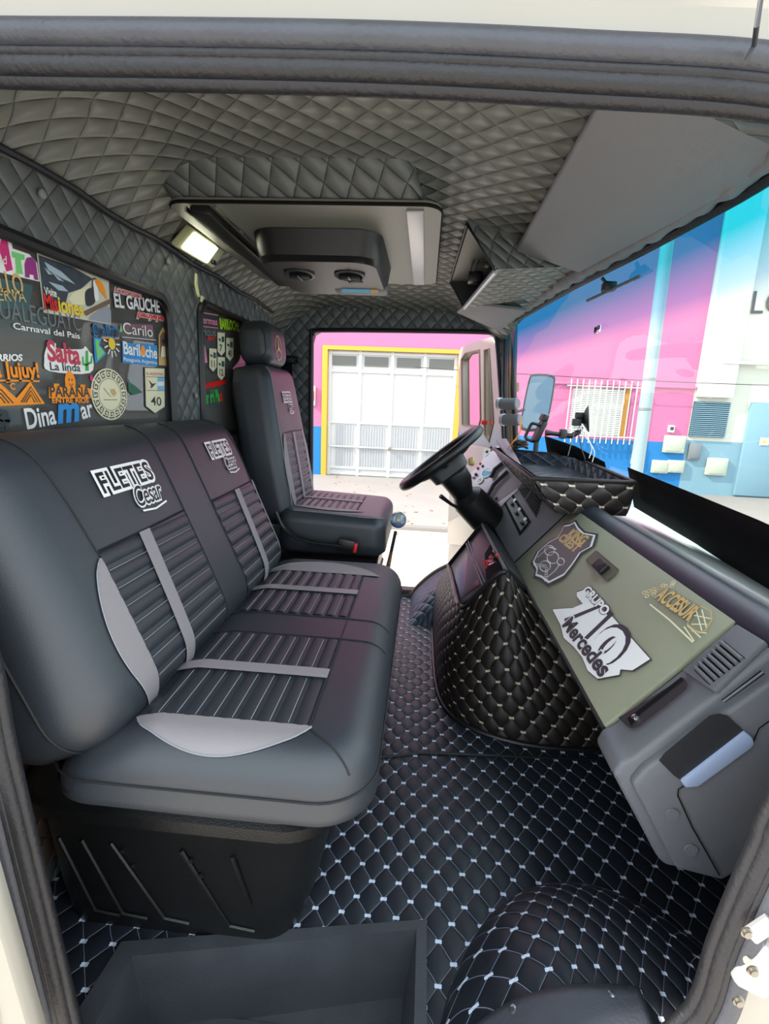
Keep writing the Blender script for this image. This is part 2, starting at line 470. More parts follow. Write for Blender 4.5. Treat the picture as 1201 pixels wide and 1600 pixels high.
# rear wall with two window openings
def yz(p): return (XR, p[0], p[1])
h1 = rrect(.555, .78, 1.285, 1.150, .055); h2 = rrect(1.46, .80, 2.12, 1.180, .045)
mb = MB()
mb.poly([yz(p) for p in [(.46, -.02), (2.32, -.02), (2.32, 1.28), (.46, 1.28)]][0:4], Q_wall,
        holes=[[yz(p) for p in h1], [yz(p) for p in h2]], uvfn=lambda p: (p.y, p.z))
for h in (h1, h2):
    n = len(h); mb.add([(XR, *p) for p in h] + [(XR - .03, *p) for p in h], [(i, (i + 1) % n, n + (i + 1) % n, n + i) for i in range(n)], M_['black'])
mb.build('wall_rear', structure=True, angle=30)
GL = None
def glass(name, rgb, gl=0.08, tint=None, refl=1.0):
    m = D.materials.new(name); m.use_nodes = True; nt = m.node_tree; nt.nodes.clear()
    N = nt.nodes.new; L = nt.links.new
    o = N('ShaderNodeOutputMaterial'); mx = N('ShaderNodeMixShader'); t = N('ShaderNodeBsdfTransparent'); g = N('ShaderNodeBsdfGlossy')
    t.inputs[0].default_value = (*rgb, 1); g.inputs['Roughness'].default_value = gl
    fr = N('ShaderNodeFresnel'); fr.inputs[0].default_value = 1.45
    mu = N('ShaderNodeMath'); mu.operation = 'MULTIPLY'; mu.inputs[1].default_value = refl; L(fr.outputs[0], mu.inputs[0])
    L(mu.outputs[0], mx.inputs[0]); L(t.outputs[0], mx.inputs[1]); L(g.outputs[0], mx.inputs[2]); L(mx.outputs[0], o.inputs[0])
    if tint:   # printed sun band along the top edge of the pane
        tc = N('ShaderNodeTexCoord'); sp = N('ShaderNodeSeparateXYZ'); L(tc.outputs['Object'], sp.inputs[0])
        cr = N('ShaderNodeValToRGB'); mr = N('ShaderNodeMapRange'); mr.inputs[1].default_value = tint[0]; mr.inputs[2].default_value = tint[1]
        L(sp.outputs[2], mr.inputs[0]); L(mr.outputs[0], cr.inputs[0])
        cr.color_ramp.elements[0].color = (*rgb, 1); cr.color_ramp.elements[1].color = (*tint[2], 1)
        e = cr.color_ramp.elements.new(.35); e.color = (*tint[3], 1)
        L(cr.outputs[0], t.inputs[0])
    return m
G_rear = glass('rear_glass_painted_reflection', (.55, .56, .56), 0.03, refl=1.3)
def paint_reflection(m, f, col):  # mixes in an uneven diffuse veil that stands for reflections in the pane
    nt = m.node_tree; o = [n for n in nt.nodes if n.type == 'OUTPUT_MATERIAL'][0]; src = o.inputs[0].links[0].from_socket
    d = nt.nodes.new('ShaderNodeBsdfDiffuse'); d.inputs[0].default_value = col; mx = nt.nodes.new('ShaderNodeMixShader')
    nz = nt.nodes.new('ShaderNodeTexNoise'); nz.inputs['Scale'].default_value = 6; mr = nt.nodes.new('ShaderNodeMapRange'); mr.inputs[3].default_value = f * .5; mr.inputs[4].default_value = f * 1.6
    nt.links.new(nz.outputs['Fac'], mr.inputs[0]); nt.links.new(mr.outputs[0], mx.inputs[0]); nt.links.new(src, mx.inputs[1]); nt.links.new(d.outputs[0], mx.inputs[2]); nt.links.new(mx.outputs[0], o.inputs[0])
paint_reflection(G_rear, .16, (.42, .40, .38, 1))  # street reflections on the rear panes, painted in as grey
G_wind = glass('windscreen_glass', (.93, .97, .96), 0.0, tint=(.60, .72, (.02, .42, .52), (.42, .60, .78)), refl=0.8)
G_clear = glass('clear_glass', (.95, .97, .96), 0.0, refl=1.0)
for k, h in ((1, h1), (2, h2)):
    mb = MB(); mb.poly([(XR - .012, *p) for p in h], G_rear); mb.build('window_%d' % k, structure=True, smooth=False, solid=.004)
    mb = MB(); mb.tube([(XR + .004, *p) for p in h], .011, M_['black'], closed=True); mb.build('trim_%d' % (k + 1), structure=True)

# front of the cargo box, right behind the rear windows
mb = MB(); mb.box((-2.35, 1.4, .85), (3.1, 2.5, 2.5), mat('grey_box_panel', srgb(74, 74, 76), .5, var=.1), bev=.03)
mb.build('cargo_box', label='big grey cargo box right behind the rear windows of the cab', cat='cargo box')

# far side panel with the driver's door opening
hole = [(-.522, .03), (-.522, .6), (-.525, 1.17), (-.515, 1.205), (-.485, 1.222), (0, 1.233), (.25, 1.236), (.278, 1.228), (.292, 1.20), (.325, 1.0), (.362, .76), (.385, .55), (.36, .30), (.30, .12), (.24, .03)]
mb = MB()
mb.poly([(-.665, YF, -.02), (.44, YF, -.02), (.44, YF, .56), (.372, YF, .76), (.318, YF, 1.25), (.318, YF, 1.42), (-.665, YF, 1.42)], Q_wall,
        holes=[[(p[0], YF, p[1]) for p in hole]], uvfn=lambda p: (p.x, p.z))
n = len(hole)
mb.add([(p[0], YF, p[1]) for p in hole] + [(p[0], YF + .05, p[1]) for p in hole], [(i, (i + 1) % n, n + (i + 1) % n, n + i) for i in range(n)], M_['black'])
mb.build('wall_left', structure=True, angle=30)
mb = MB(); mb.tube([(p[0], YF - .006, p[1]) for p in smooth_closed([Vector(q) for q in hole], 3)], .010, mat('plum_black_seal', srgb(30, 16, 28), .5), closed=True)
mb.build('trim_4', structure=True)
# driver side windscreen pillar
mb = MB()
for dx, dy, r, m in ((.008, -.025, .012, 'rubber'), (.030, -.03, .010, 'brown'), (.046, -.035, .013, 'black')):
    mb.tube([(.310 + dx, YF + dy, 1.27), (.330 + dx, YF + dy, 1.0), (.365 + dx, YF + dy, .745), (.40 + dx, YF + dy, .56)], r, M_[m])
mb.build('trim_5', structure=True)

# near side: white body panel with the door opening, rubber seals
pxc = [(42, 1350), (-3, 1160), (-38, 1000)]
path = [onY(x, y, .487) for x, y in pxc]
path += [Vector((-.548, .487, .80)), Vector((-.555, .487, 1.12)), Vector((-.53, .487, 1.195))]
path += [onY(x, y, .487) for x, y in ((-60, 88), (0, 95), (300, 99), (600, 106), (900, 121), (1201, 143))]
path += [Vector((.36, .487, 1.150)), Vector((.435, .487, 1.115)), Vector((.470, .487, 1.03)), Vector((.470, .487, .75))]
path += [onY(x, y, .487) for x, y in ((1232, 1250), (1201, 1322), (1168, 1395), (1133, 1480), (1104, 1568), (1050, 1628))]
path += [Vector((.20, .487, -.085)), Vector((-.1, .487, -.095)), Vector((-.38, .487, -.09)), onY(118, 1655, .487), onY(103, 1600, .487)]
sp = smooth_closed(path, 6)
def offp(P, d, dy):
    n = len(P); out = []
    for i in range(n):
        t = (P[(i + 1) % n] - P[i - 1]).normalized(); out.append(P[i] + Vector((-t.z, 0, t.x)) * d + Vector((0, dy, 0)))
    return out
mb = MB(); hl = offp(sp, .016, 0)
mb.poly([(-.68, .487, -.45), (.80, .487, -.45), (.80, .487, 1.42), (-.68, .487, 1.42)], M_['body'], holes=[hl]); n = len(hl)
mb.add([Vector(p) for p in hl] + [Vector(p) + Vector((0, .012, 0)) for p in hl], [(i, (i + 1) % n, n + (i + 1) % n, n + i) for i in range(n)], M_['black'])
mb.build('wall_right', structure=True, solid=0)
mb = MB()
for d, dy, r, m in ((.014, -.012, .0105, 'rubber_grey'), (.002, -.010, .0050, 'rubber'), (-.005, -.004, .0095, 'rubber'), (-.013, .002, .0075, 'rubber')):
    mb.tube(offp(sp, d, dy), r, M_[m], closed=True, n=14, up=(0, 1, 0))
mb.build('trim_6', structure=True, angle=80)
mb = MB()   # rolled roof gutter over the door
mb.grid(lambda s, t: (lerp(-.75, .85, s), .482 - .085 * math.sin(t * PI * .75), 1.252 - .030 * lerp(-1, 1, s) + .10 * t), 2, 10, M_['body'])

mb.build('roof_gutter', structure=True)
mb = MB(); mb.tube([onY(1188, 0, .43), onY(1182, 40, .43), onY(1178, 70, .455), onY(1165, 95, .46)], .0018, M_['dkgrey']); mb.build('trim_7', structure=True)

# floor with an opening for the step well
rim = [onZ(190, 1476, 0), onZ(666, 1441, 0), onZ(690, 1660, 0), onZ(105, 1660, 0)]
rim = [(rim[0].x, rim[0].y), (rim[1].x, rim[1].y), (rim[1].x + .0, .47), (rim[0].x - .012, .47)]
mb = MB()
mb.poly([(XR, .455, 0), (.70, .455, 0), (.70, 2.33, 0), (XR, 2.33, 0)], Q_floor, holes=[[(x, y, 0) for x, y in rim]], uvfn=lambda p: (p.x, p.y))
mb.build('floor', structure=True)
mb = MB(); mb.grid(lambda s, t: (XR + .004, lerp(.50, .80, s), lerp(.05, .74, t)), 2, 2, quilt('brown_quilted_vinyl', srgb(92, 76, 64), srgb(60, 50, 44), .056, .056, marks=False, lw=.03), uvfn=lambda s, t: (s * .3, t * .69)); mb.build('trim_11', structure=True)
mb = MB(); mb.tube([onZ(585, 1184, .002), onZ(660, 1176, .002), onZ(760, 1180, .004), onZ(830, 1183, .004), onZ(960, 1188, .002)], .0035, M_['black']); mb.build('trim_8', structure=True)
# front bulkhead under the windscreen
mb = MB(); mb.poly([(.655, .5, 0), (.655, 2.33, 0), (.70, 2.33, .50), (.70, .5, .50)], M_['flatblack']); mb.build('wall_front', structure=True)

# windscreen
mb = MB()
def wf(s, t): y = lerp(.50, 2.305, s); z = lerp(.50, 1.25, t); return (wglass(y, z), y, z)
mb.grid(wf, 48, 8, G_wind); mb.build('window_3', structure=True, angle=180)
mb = MB()
mb.tube([(xtop(y) - .004, y, 1.254) for y in [lerp(.5, 2.3, i / 40) for i in range(41)]], .009, M_['rubber'])
mb.tube([(wglass(y, .50) - .004, y, .502) for y in [lerp(.5, 2.3, i / 40) for i in range(41)]], .012, M_['rubber'])
mb.build('trim_9', structure=True)
mb = MB()   # padded roll of quilted vinyl over the windscreen
mb.tube([(xtop(y) - .026 + .002 * math.sin(y * 120), y, 1.268 + .002 * math.sin(y * 90)) for y in [lerp(.5, 2.28, i / 160) for i in range(161)]],
        [.015 + .004 * abs(math.sin(i * .32)) for i in range(161)], M_['visor'], n=10)
mb.build('trim_10', structure=True)

# ================================================================ THE STREET
GZ = -.70; GY = 10.9
def gx(x, y): p = onY(x, y, GY); return (p.x, p.z)
asph = mat('sunlit_toned_asphalt', srgb(205, 192, 178), .85, bump=.5, bscale=40, var=.10, vscale=1.5)  # sunlit glare of the road put into its base colour
pav = mat('shade_toned_paving', srgb(134, 129, 124), .85, bump=.4, bscale=30, var=.12, vscale=2.0)  # darker than the road: shade across the street put into the colour
mb = MB(); mb.box((4, 1.8, GZ - .15), (40, 9.7, .2), asph); mb.build('street', structure=True)
mb = MB(); mb.box((4, 8.85, GZ - .05), (40, 4.4, .1 + .0), pav, bev=.01); mb.build('sidewalk', structure=True)
mb = MB(); mb.box((4, 6.60, GZ - .05), (40, .12, .11), mat('kerb_stone', srgb(120, 116, 112), .8, var=.1), bev=.015); mb.build('kerb', structure=True)
mb = MB(); mb.box((4, -6.2, GZ - .05), (40, 6.0, .1), pav); mb.build('sidewalk', structure=True)

pinkp = mat('pink_wall_paint', srgb(182, 100, 138), .8, var=.05, vscale=.6); bluep = mat('blue_wall_paint', srgb(16, 108, 168), .8, var=.05, vscale=.8)
whitep = mat('white_paint', srgb(188, 188, 186), .6); yel = mat('yellow_paint', srgb(196, 148, 44), .6); creamp = mat('cream_wall_paint', srgb(186, 188, 176), .8, var=.05, vscale=.7)
pblue = mat('pale_blue_paint', srgb(112, 146, 160), .7, var=.06, vscale=1.5)
XB = 5.42; BT = .36
house = thing('house', (1.5, GY, GZ), 'pink house with blue painted base across the street', 'building')
dx0, dx1, dz1 = -2.12, .62, 1.97
mb = MB(); t = .3
def wallbox(mb, x0, x1, z0, z1, m, y0=GY, th=t): mb.box(((x0 + x1) / 2, y0 + th / 2, (z0 + z1) / 2), (x1 - x0, th, z1 - z0), m)
wx0, wx1, wz0, wz1 = 3.02, 4.20, .42, 1.40
for a in ((-9, dx0 - .11, BT, 5.6), (dx0 - .11, dx1 + .1, dz1 + .08, 5.6), (dx1 + .1, wx0, BT, 5.6), (wx0, wx1, wz1, 5.6), (wx1, XB, BT, 5.6)): wallbox(mb, *a, pinkp)
wallbox(mb, wx0, wx1, BT, wz0, pinkp)
mb.build('wall', house)
mb = MB(); wallbox(mb, -9, dx0 - .11, GZ, BT, bluep); wallbox(mb, dx1 + .1, XB, GZ, BT, bluep); mb.build('wall_base', house)
mb = MB(); mb.box((dx0 - .055, GY + .02, (GZ + dz1) / 2), (.11, .16, dz1 - GZ), yel); mb.box(((dx0 + dx1) / 2, GY + .02, dz1 + .04), (dx1 - dx0 + .22, .16, .08), yel)
mb.box((dx1 + .05, GY + .02, (GZ + dz1) / 2), (.10, .16, dz1 - GZ), yel); mb.build('door_frame', house)
mb = MB()  # drip moulding and band over the barred window
mb.box((3.9, GY - .02, 1.47), (3.1, .05, .05), pinkp, bev=.01); mb.build('moulding', house)
mb = MB(); mb.box((-2.42, GY - .04, 1.0), (.10, .07, .42), whitep, bev=.02); mb.box((-2.42, GY - .06, 1.0), (.06, .07, .2), M_['red'], bev=.01); mb.build('alarm_box', house)
# garage door
gd = thing('garage_door', ((dx0 + dx1) / 2, GY + .06, GZ), 'white sheet metal garage door with four small panes', 'garage door')
mid = (dx0 + dx1) / 2
mb = MB()
mb.box((mid, GY + .10, (GZ + dz1) / 2), (dx1 - dx0, .03, dz1 - GZ), whitep)
for z in (.47, -.52, 1.55, dz1 - .05, GZ + .05): mb.box((mid, GY + .07, z), (dx1 - dx0, .04, .05), whitep)
for x in (dx0 + .04, mid, dx1 - .04, lerp(dx0, mid, .5), lerp(mid, dx1, .5)): mb.box((x, GY + .066, (GZ + dz1) / 2), (.07, .04, dz1 - GZ - .01), whitep)
k = 0
x = dx0 + .2
while x < dx1 - .1:
    if min(abs(x - c) for c in (mid, lerp(dx0, mid, .5), lerp(mid, dx1, .5))) > .09:
        mb.box((x, GY + .075, -.05), (.022, .025, .92), mat('rib_paint', srgb(160, 163, 168), .6) if k == 0 else RIB)
        if k == 0: RIB = mb.mats[-1]
        k += 1
    x += .058
mb.build('door_leaf', gd)
mb = MB(); mb.box((mid, GY + .03, -.05), (dx1 - dx0 - .1, .03, .03), whitep); mb.box((mid + .02, GY, -.05), (.06, .05, .08), M_['bolt'], bev=.01); mb.build('bolt_bar', gd)
gpane = mat('grey_garage_pane', srgb(92, 92, 86), .3)
for i in range(4):
    a = lerp(dx0, dx1, i / 4); b = lerp(dx0, dx1, (i + 1) / 4)
    mb = MB(); mb.box(((a + b) / 2, GY + .075, 1.76), (b - a - .18, .03, .20), gpane); mb.build('pane', gd)
# barred window
bw = thing('barred_window', ((wx0 + wx1) / 2, GY, wz0), 'white barred window with a rolled down shutter in the pink wall', 'window')
mb = MB()
for i in range(26): mb.box(((wx0 + wx1) / 2, GY + .12, lerp(wz0 + .02, wz1 - .02, i / 25)), (wx1 - wx0, .02, .026), mat('shutter', srgb(158, 166, 150), .6) if i == 0 else SH); SH = mb.mats[0]
mb.build('shutter', bw)
mb = MB(); mb.box((wx1 - .06, GY + .07, (wz0 + wz1) / 2), (.10, .10, wz1 - wz0), mat('ochre_paint', srgb(180, 128, 50), .6)); mb.build('window_frame', bw)
for i in range(12):
    x = lerp(2.93, 4.24, i / 11); mb = MB(); mb.tube([(x, GY - .13, .28), (x, GY - .13, 1.55)], .012, whitep, n=6); mb.build('bar', bw)
mb = MB()
for z in (.42, 1.42): mb.tube([(2.85, GY - .13, z), (4.32, GY - .13, z)], .014, whitep, n=6)
for x in (2.95, 4.22):
    for z in (.42, 1.42): mb.tube([(x, GY - .13, z), (x, GY + .02, z)], .012, whitep, n=6)
mb.build('crossbar', bw)
# meter boxes on the blue base
boxm = mat('cream_box_paint', srgb(172, 178, 160), .6, var=.05); 
for (a, b, c, d, lab) in ((735, 570, 815, 650, 'large cream meter box, the highest on the blue base'), (680, 680, 742, 740, 'lower left square cream meter box on the blue base'), (750, 680, 812, 738, 'lower right square cream meter box beside the corner'),
                          (597, 592, 612, 700, 'narrow cream box half hidden by the street pole')):
    p = onY(780 + a / 2.853, 480 + b / 2.853, GY); q = onY(780 + c / 2.853, 480 + d / 2.853, GY)
    mb = MB(); mb.box(((p.x + q.x) / 2, GY - .03, (p.z + q.z) / 2), (abs(q.x - p.x), .08, abs(p.z - q.z)), boxm, bev=.01); mb.box(((p.x + q.x) / 2, GY - .075, (p.z + q.z) / 2), (abs(q.x - p.x) * .8, .012, abs(p.z - q.z) * .8), boxm, bev=.004)
    mb.build('meter_box', label=lab, cat='meter box', group='meter boxes on the blue base')
p = onY(1047, 670, GY); mb = MB(); mb.box((p.x, GY - .03, p.z), (.12, .06, .14), M_['white'], bev=.01); mb.box((p.x, GY - .07, p.z + .01), (.07, .03, .07), M_['dkgrey'], bev=.01)
mb.build('doorbell_box', label='small white and dark bell box above the meter boxes', cat='doorbell')
# neighbouring building
nb = thing('neighbour_building', (8, GY, GZ), 'cream building with pale blue base next to the pink house', 'building')
mb = MB(); wallbox(mb, XB, 16, .42, 5.6, creamp); mb.box((5.78, GY - .05, 3.4), (.66, .16, 4.2), whitep); mb.box((9.0, GY - .10, 1.98), (6.4, .10, .06), creamp)
mb.build('wall', nb)
mb = MB(); wallbox(mb, XB, 16, GZ, .42, pblue); mb.build('wall_base', nb)
def louvre(mb, x0, x1, z0, z1, n, m):
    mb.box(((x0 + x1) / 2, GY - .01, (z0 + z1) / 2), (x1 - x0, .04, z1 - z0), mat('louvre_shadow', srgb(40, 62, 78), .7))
    for i in range(n): mb.box(((x0 + x1) / 2, GY - .04, lerp(z0 + .02, z1 - .02, i / (n - 1))), (x1 - x0, .04, (z1 - z0) / n * .45), m)
mb = MB(); louvre(mb, 5.44, 6.14, .50, 1.21, 18, pblue); mb.build('louvre_vent', nb)
dr = thing('service_door', (6.98, GY - .05, GZ), 'pale blue metal service door with louvres in the cream wall', 'door')
mb = MB(); mb.box((6.98, GY - .03, .28), (.90, .07, 1.9), pblue, bev=.01); mb.build('door_leaf', dr)
mb = MB(); louvre(mb, 6.60, 7.36, .50, 1.12, 14, pblue)
for v in (): pass
mb.build('louvre', dr)
sf = Surf((6.9, GY - .075, .45), (1, 0, 0), (0, 0, 1))
mb = MB(); mb.flat(sf, [(-.09, -.06), (.09, -.06), (.09, .09), (-.09, .09)], M_['cream'], .004); mb.flat(sf, [(-.05, -.02), (.05, -.02), (0, .07)], M_['yellow'], .006); mb.build('warning_sticker', dr)
for (a, b, c, d, lab, mm) in ((925, 670, 1000, 750, 'cream meter box on the pale blue base', boxm), (845, 605, 885, 680, 'recessed dark intercom box on the pale blue base', M_['greyv'])):
    p = onY(780 + a / 2.853, 480 + b / 2.853, GY); q = onY(780 + c / 2.853, 480 + d / 2.853, GY)
    mb = MB(); mb.box(((p.x + q.x) / 2, GY - .03, (p.z + q.z) / 2), (abs(q.x - p.x), .08, abs(p.z - q.z)), mm, bev=.01); mb.box(((p.x + q.x) / 2, GY - .075, (p.z + q.z) / 2), (abs(q.x - p.x) * .75, .012, abs(p.z - q.z) * .8), mm, bev=.004)
    mb.build('meter_box', label=lab, cat='wall box')
# sign letters high on the neighbouring wall
sf = Surf((6.9, GY - .02, 2.5), (1, 0, 0), (0, 0, 1)); a = sf.px(1172, 490); b = sf.px(1260, 490)
mb = MB(); mb.label(sf, 'LOC', a, b, .42, M_['dkgrey'], off=.01); mb.build('wall_lettering', label='dark letters painted high on the cream neighbouring wall', cat='sign')
# street pole
mb = MB(); mb.tube([(2.29, 5.5, GZ), (2.27, 5.5, 1.2), (2.22, 5.5, 4.2)], [.066, .062, .055], mat('pale_blue_pole_paint', srgb(132, 150, 154), .6, var=.08, vscale=3), n=20)
for z in (.95, 1.25): mb.lathe((2.27, 5.5, z), (0, 0, 1), [(.063, 0), (.066, .01), (.063, .03)], M_['greyv'])
mb.build('street_pole', label='pale grey street pole standing by the kerb', cat='pole')
# black cable across the house front
mb = MB()
c0 = onY(800, 600, GY - .2); c1 = onY(1090, 605, GY - .2)
mb.tube([(lerp(c0.x - 2, c1.x + 6, i / 30), GY - .2, 1.66 - .10 * math.sin(PI * i / 30)) for i in range(31)], .008, M_['dkgrey'], n=5)
mb.build('cable', label='thin cable sagging along the pink house front', cat='cable')
# fallen leaves
lm = [mat('dry_leaf_brown', srgb(176, 104, 60), .8), mat('dry_leaf_tan', srgb(200, 150, 90), .8)]
for i in range(46):
    y = random.choice((10.5, 9.9, 8.9, 6.8, 7.6, 6.45)) + random.uniform(-.35, .35); x = random.uniform(-2.2, 1.0) * y / 10.9 + random.uniform(-.2, .3)
    mb = MB(); a = random.uniform(0, 6.28); L = random.uniform(.045, .09); R = Matrix.Rotation(a, 3, 'Z')
    o2 = [(0, 0, 0), (.35, .25, .012), (.75, .2, .02), (1, 0, .03), (.75, -.2, .02), (.35, -.25, .012)]
    z0 = GZ + .002 if y > 6.7 else GZ - .048
    z0 = GZ + .006
    if y < 6.5: z0 = GZ - .044
    mb.add([Vector((x, y, z0)) + (R @ Vector(p)) * L for p in o2], [(0, 1, 2, 3, 4, 5)], lm[i % 2]); 
    mb.build('fallen_leaf', label='dry brown leaf lying on the paving across the street', cat='leaf', group='fallen leaves across the street', solid=.002)
# ================================================================ SEATS
def sdf(u, v, hu, hv, r):
    qx = abs(u) - (hu - r); qy = abs(v) - (hv - r)
    return -(math.hypot(max(qx, 0), max(qy, 0)) + min(max(qx, qy), 0) - r)


class Pad(Surf):
    """upholstered cushion: front surface over O + U*u + V*v, rounded by re, corners rc, thickness t"""
    def __init__(s, O, U, V, u0, u1, v0, v1, t, rc, re, crown=.012, rc2=None, xmin=None, warp=None):
        Surf.__init__(s, O, U, V); s.b = (u0, u1, v0, v1); s.t = t; s.rc = rc; s.re = re; s.crown = crown; s.xmin = xmin; s.warp = warp
        s.c = ((u0 + u1) / 2, (v0 + v1) / 2); s.hu = (u1 - u0) / 2; s.hv = (v1 - v0) / 2
        s.h = s.height

    def height(s, u, v):
        a = u - s.c[0]; b = v - s.c[1]; d = max(0, sdf(a, b, s.hu, s.hv, s.rc))
        z = s.crown * (1 - min(1, (a / s.hu) ** 4)) * (1 - min(1, (b / s.hv) ** 4))
        if s.warp: z += s.warp(u, v)
        if d < s.re: z -= s.re - math.sqrt(max(0, s.re ** 2 - (s.re - d) ** 2))
        return z

    def contour(s, ins, n=10):
        r = max(.004, s.rc - ins); a = s.hu - ins; b = s.hv - ins; pts = []
        for (sx, sy, a0) in ((1, 1, 0), (-1, 1, 90), (-1, -1, 180), (1, -1, 270)):
            nxt = []
            for i in range(n + 1):
                an = math.radians(a0 + 90 * i / n); nxt.append((sx * (a - r) + r * math.cos(an), sy * (b - r) + r * math.sin(an)))
            if pts:   # straight run subdivided
                p = pts[-1]; q = nxt[0]
                for k in range(1, 12): pts.append((lerp(p[0], q[0], k / 12), lerp(p[1], q[1], k / 12)))
            pts += nxt
        p = pts[-1]; q = pts[0]
        for k in range(1, 12): pts.append((lerp(p[0], q[0], k / 12), lerp(p[1], q[1], k / 12)))
        return [(x + s.c[0], y + s.c[1]) for x, y in pts]

    def mesh(s, mb, m, side=None):
        rings = []; base = -s.t
        fix = lambda p: Vector((max(p.x, s.xmin), p.y, p.z)) if s.xmin is not None else p
        back_in = s.contour(.025)
        P = lambda u, v, z: fix(s.O + s.U * u + s.V * v + s.N * z)
        rings.append([P(u, v, base) for u, v in back_in])
        c0 = s.contour(0.0)
        rings.append([P(u, v, base + .02) for u, v in c0])
        rings.append([P(u, v, lerp(base, -s.re, .5)) for u, v in c0])
        rings.append([P(u, v, s.height(u, v)) for u, v in c0])
        for k in range(1, 9):
            d = s.re * (1 - math.cos(PI / 2 * k / 8)) if k < 8 else s.re
            rings.append([P(u, v, s.height(u, v)) for u, v in s.contour(d)])
        ci = s.contour(s.re)
        for q in (.85, .68, .5, .33, .16, .02):
            r2 = [(s.c[0] + (u - s.c[0]) * q, s.c[1] + (v - s.c[1]) * q) for u, v in ci]
            rings.append([P(u, v, s.height(u, v)) for u, v in r2])
        n = len(rings[0])
        mb.loft([list(r) for r in rings], m)
        return mb


def patch(sf, m, left, right, v0, v1, nu, nv, off=.0018, pleat=None, swap=False):
    """patch on surface: for v in v0..v1, u from left(v) to right(v); swap exchanges roles"""
    mb = MB()
    def fn(s, t):
        v = lerp(v0, v1, t); u = lerp(left(v), right(v), s)
        o = off + (pleat(u, v) if pleat else 0)
        return sf.at(v, u, o) if swap else sf.at(u, v, o)
    mb.grid(fn, nu, nv, m)
    return mb


def pl(n, a, b, depth=.0080):
    """n pleats between a and b"""
    return lambda x: depth * (abs(math.sin(PI * n * (x - a) / (b - a))) ** .45 - 1)


def seam(mb, sf, pts, r=.0011, m=None, off=.002, n=6):
    P = smooth_open([Vector(p) for p in pts], n) if len(pts) > 2 else [lerp(Vector(pts[0]), Vector(pts[1]), i / 14) for i in range(15)]
    mb.tube([sf.at(p[0], p[1], off) for p in P], r, m or M_['thread'], n=5); return mb


def logo(parent, sf, a, b, h, name='printed_lettering'):
    """FLETES Cesar lettering: a,b ends of the upper word"""
    a = Vector(a); b = Vector(b); e = (b - a).normalized(); p = Vector((-e.y, e.x)); L = (b - a).length
    mb = MB()
    mb.label(sf, 'FLETES', a, b, h, M_['black'], off=.0034, bold=.018, space=1.05, back=M_['white'], bw=.11)
    a2 = a + e * L * .44 - p * h * 1.15; b2 = a + e * L * 1.02 - p * h * 1.15
    mb.label(sf, 'Cesar', a2, b2, h * 1.05, M_['black'], off=.0040, bold=.008, shear=.35, space=.92, back=M_['white'], bw=.06)
    mb.stroke(sf, [a2 + e * L * .04 - p * h * .25, a2 + e * L * .3 - p * h * .38, b2 - p * h * .22], h * .10, M_['white'], off=.0032)
    return mb.build(name, parent, smooth=False)


def star(mb, sf, c, rx, ry, m, off=.003):
    mb.stroke(sf, ell(c[0], c[1], rx, ry, 40), rx * .10, m, off, closed=True)
    for k in range(3):
        a = math.radians(90 + 120 * k); tip = (c[0] + rx * math.cos(a) * .98, c[1] + ry * math.sin(a) * .98)
        q = [(c[0] + rx * .17 * math.cos(a + s * PI / 3), c[1] + ry * .17 * math.sin(a + s * PI / 3)) for s in (1, -1)]
        mb.flat(sf, [tip, q[0], c, q[1]], m, off + .0002)


# ---- bench
bench = thing('bench_seat', (-.35, 1.0, 0), 'two-person black leatherette bench seat with grey inserts, nearest the open door', 'bench seat')
BV = (-.175, 0, .40); bl = math.hypot(.175, .40)
back = Pad((-.385, 0, .44), (0, 1, 0), BV, .555, 1.455, -.012, .478, .175, .09, .075, crown=.008, xmin=-.652)
mb = MB(); back.mesh(mb, M_['leather']); bk = mb.build('backrest', bench, angle=60)
cush = Pad((0, 0, .452), (1, 0, 0), (0, 1, 0), -.525, -.040, .562, 1.455, .118, .085, .055, crown=.006, warp=lambda u, v: -.03 * min(3.2, max(0, (-.36 - u) / .1)) ** 1.3)
mb = MB(); cush.mesh(mb, M_['leather']); cs = mb.build('seat_cushion', bench, angle=60)
for (a, b, sgn) in ((.690, .965, -1), (1.100, 1.385, 1)):
    # pleated panels of the backrest
    f = pl(8, .018, .262); mid0, mid1 = ((.775, .808) if sgn < 0 else (1.215, 1.248))
    pb = patch(back, M_['leather_panel'], lambda v: a, lambda v: b, .018, .258, 30, 128, .0030, lambda u, v: f(v)).build('pleated_panel', bk)
    mb = MB()
    for i in range(1, 8):
        v = lerp(.018, .262, i / 8)
        for dv in (-.0045,): seam(mb, back, [(a + .004, v + dv), (b - .004, v + dv)], .0007, M_['thread'], .0020)
    seam(mb, back, [(a, .260), ((a + b) / 2, .262), (b, .266)], .0022, M_['dthread'], .002)
    mb.build('stitching', bk)
    patch(back, M_['grey_leather'], lambda v: mid0 + .02 * (v / .26) - .0, lambda v: mid1 + .02 * (v / .26), .012, .262, 4, 40, .0055).build('accent_stripe', bk)
    # crescent side insert
    if sgn < 0:
        L_ = lambda v: a - .004 - .050 * math.sin(PI * min(1, max(0, (v + .005) / .255))) ** .65; R_ = lambda v: a + .001
        patch(back, M_['grey_leather'], L_, R_, .0, .250, 10, 50, .0026).build('side_insert', bk)
        ed = [(L_(v), v) for v in [lerp(0, .25, i / 16) for i in range(17)]]
    else:
        R_ = lambda v: b + .004 + .050 * math.sin(PI * min(1, max(0, (v + .005) / .275))) ** .65; L_ = lambda v: b - .001
        patch(back, M_['grey_leather'], L_, R_, .0, .268, 10, 50, .0026).build('side_insert', bk)
        ed = [(R_(v), v) for v in [lerp(0, .268, i / 16) for i in range(17)]]
    mb = MB(); seam(mb, back, ed, .0011, M_['thread'], .003, 2); mb.build('edge_stitching', bk)
mb = MB()
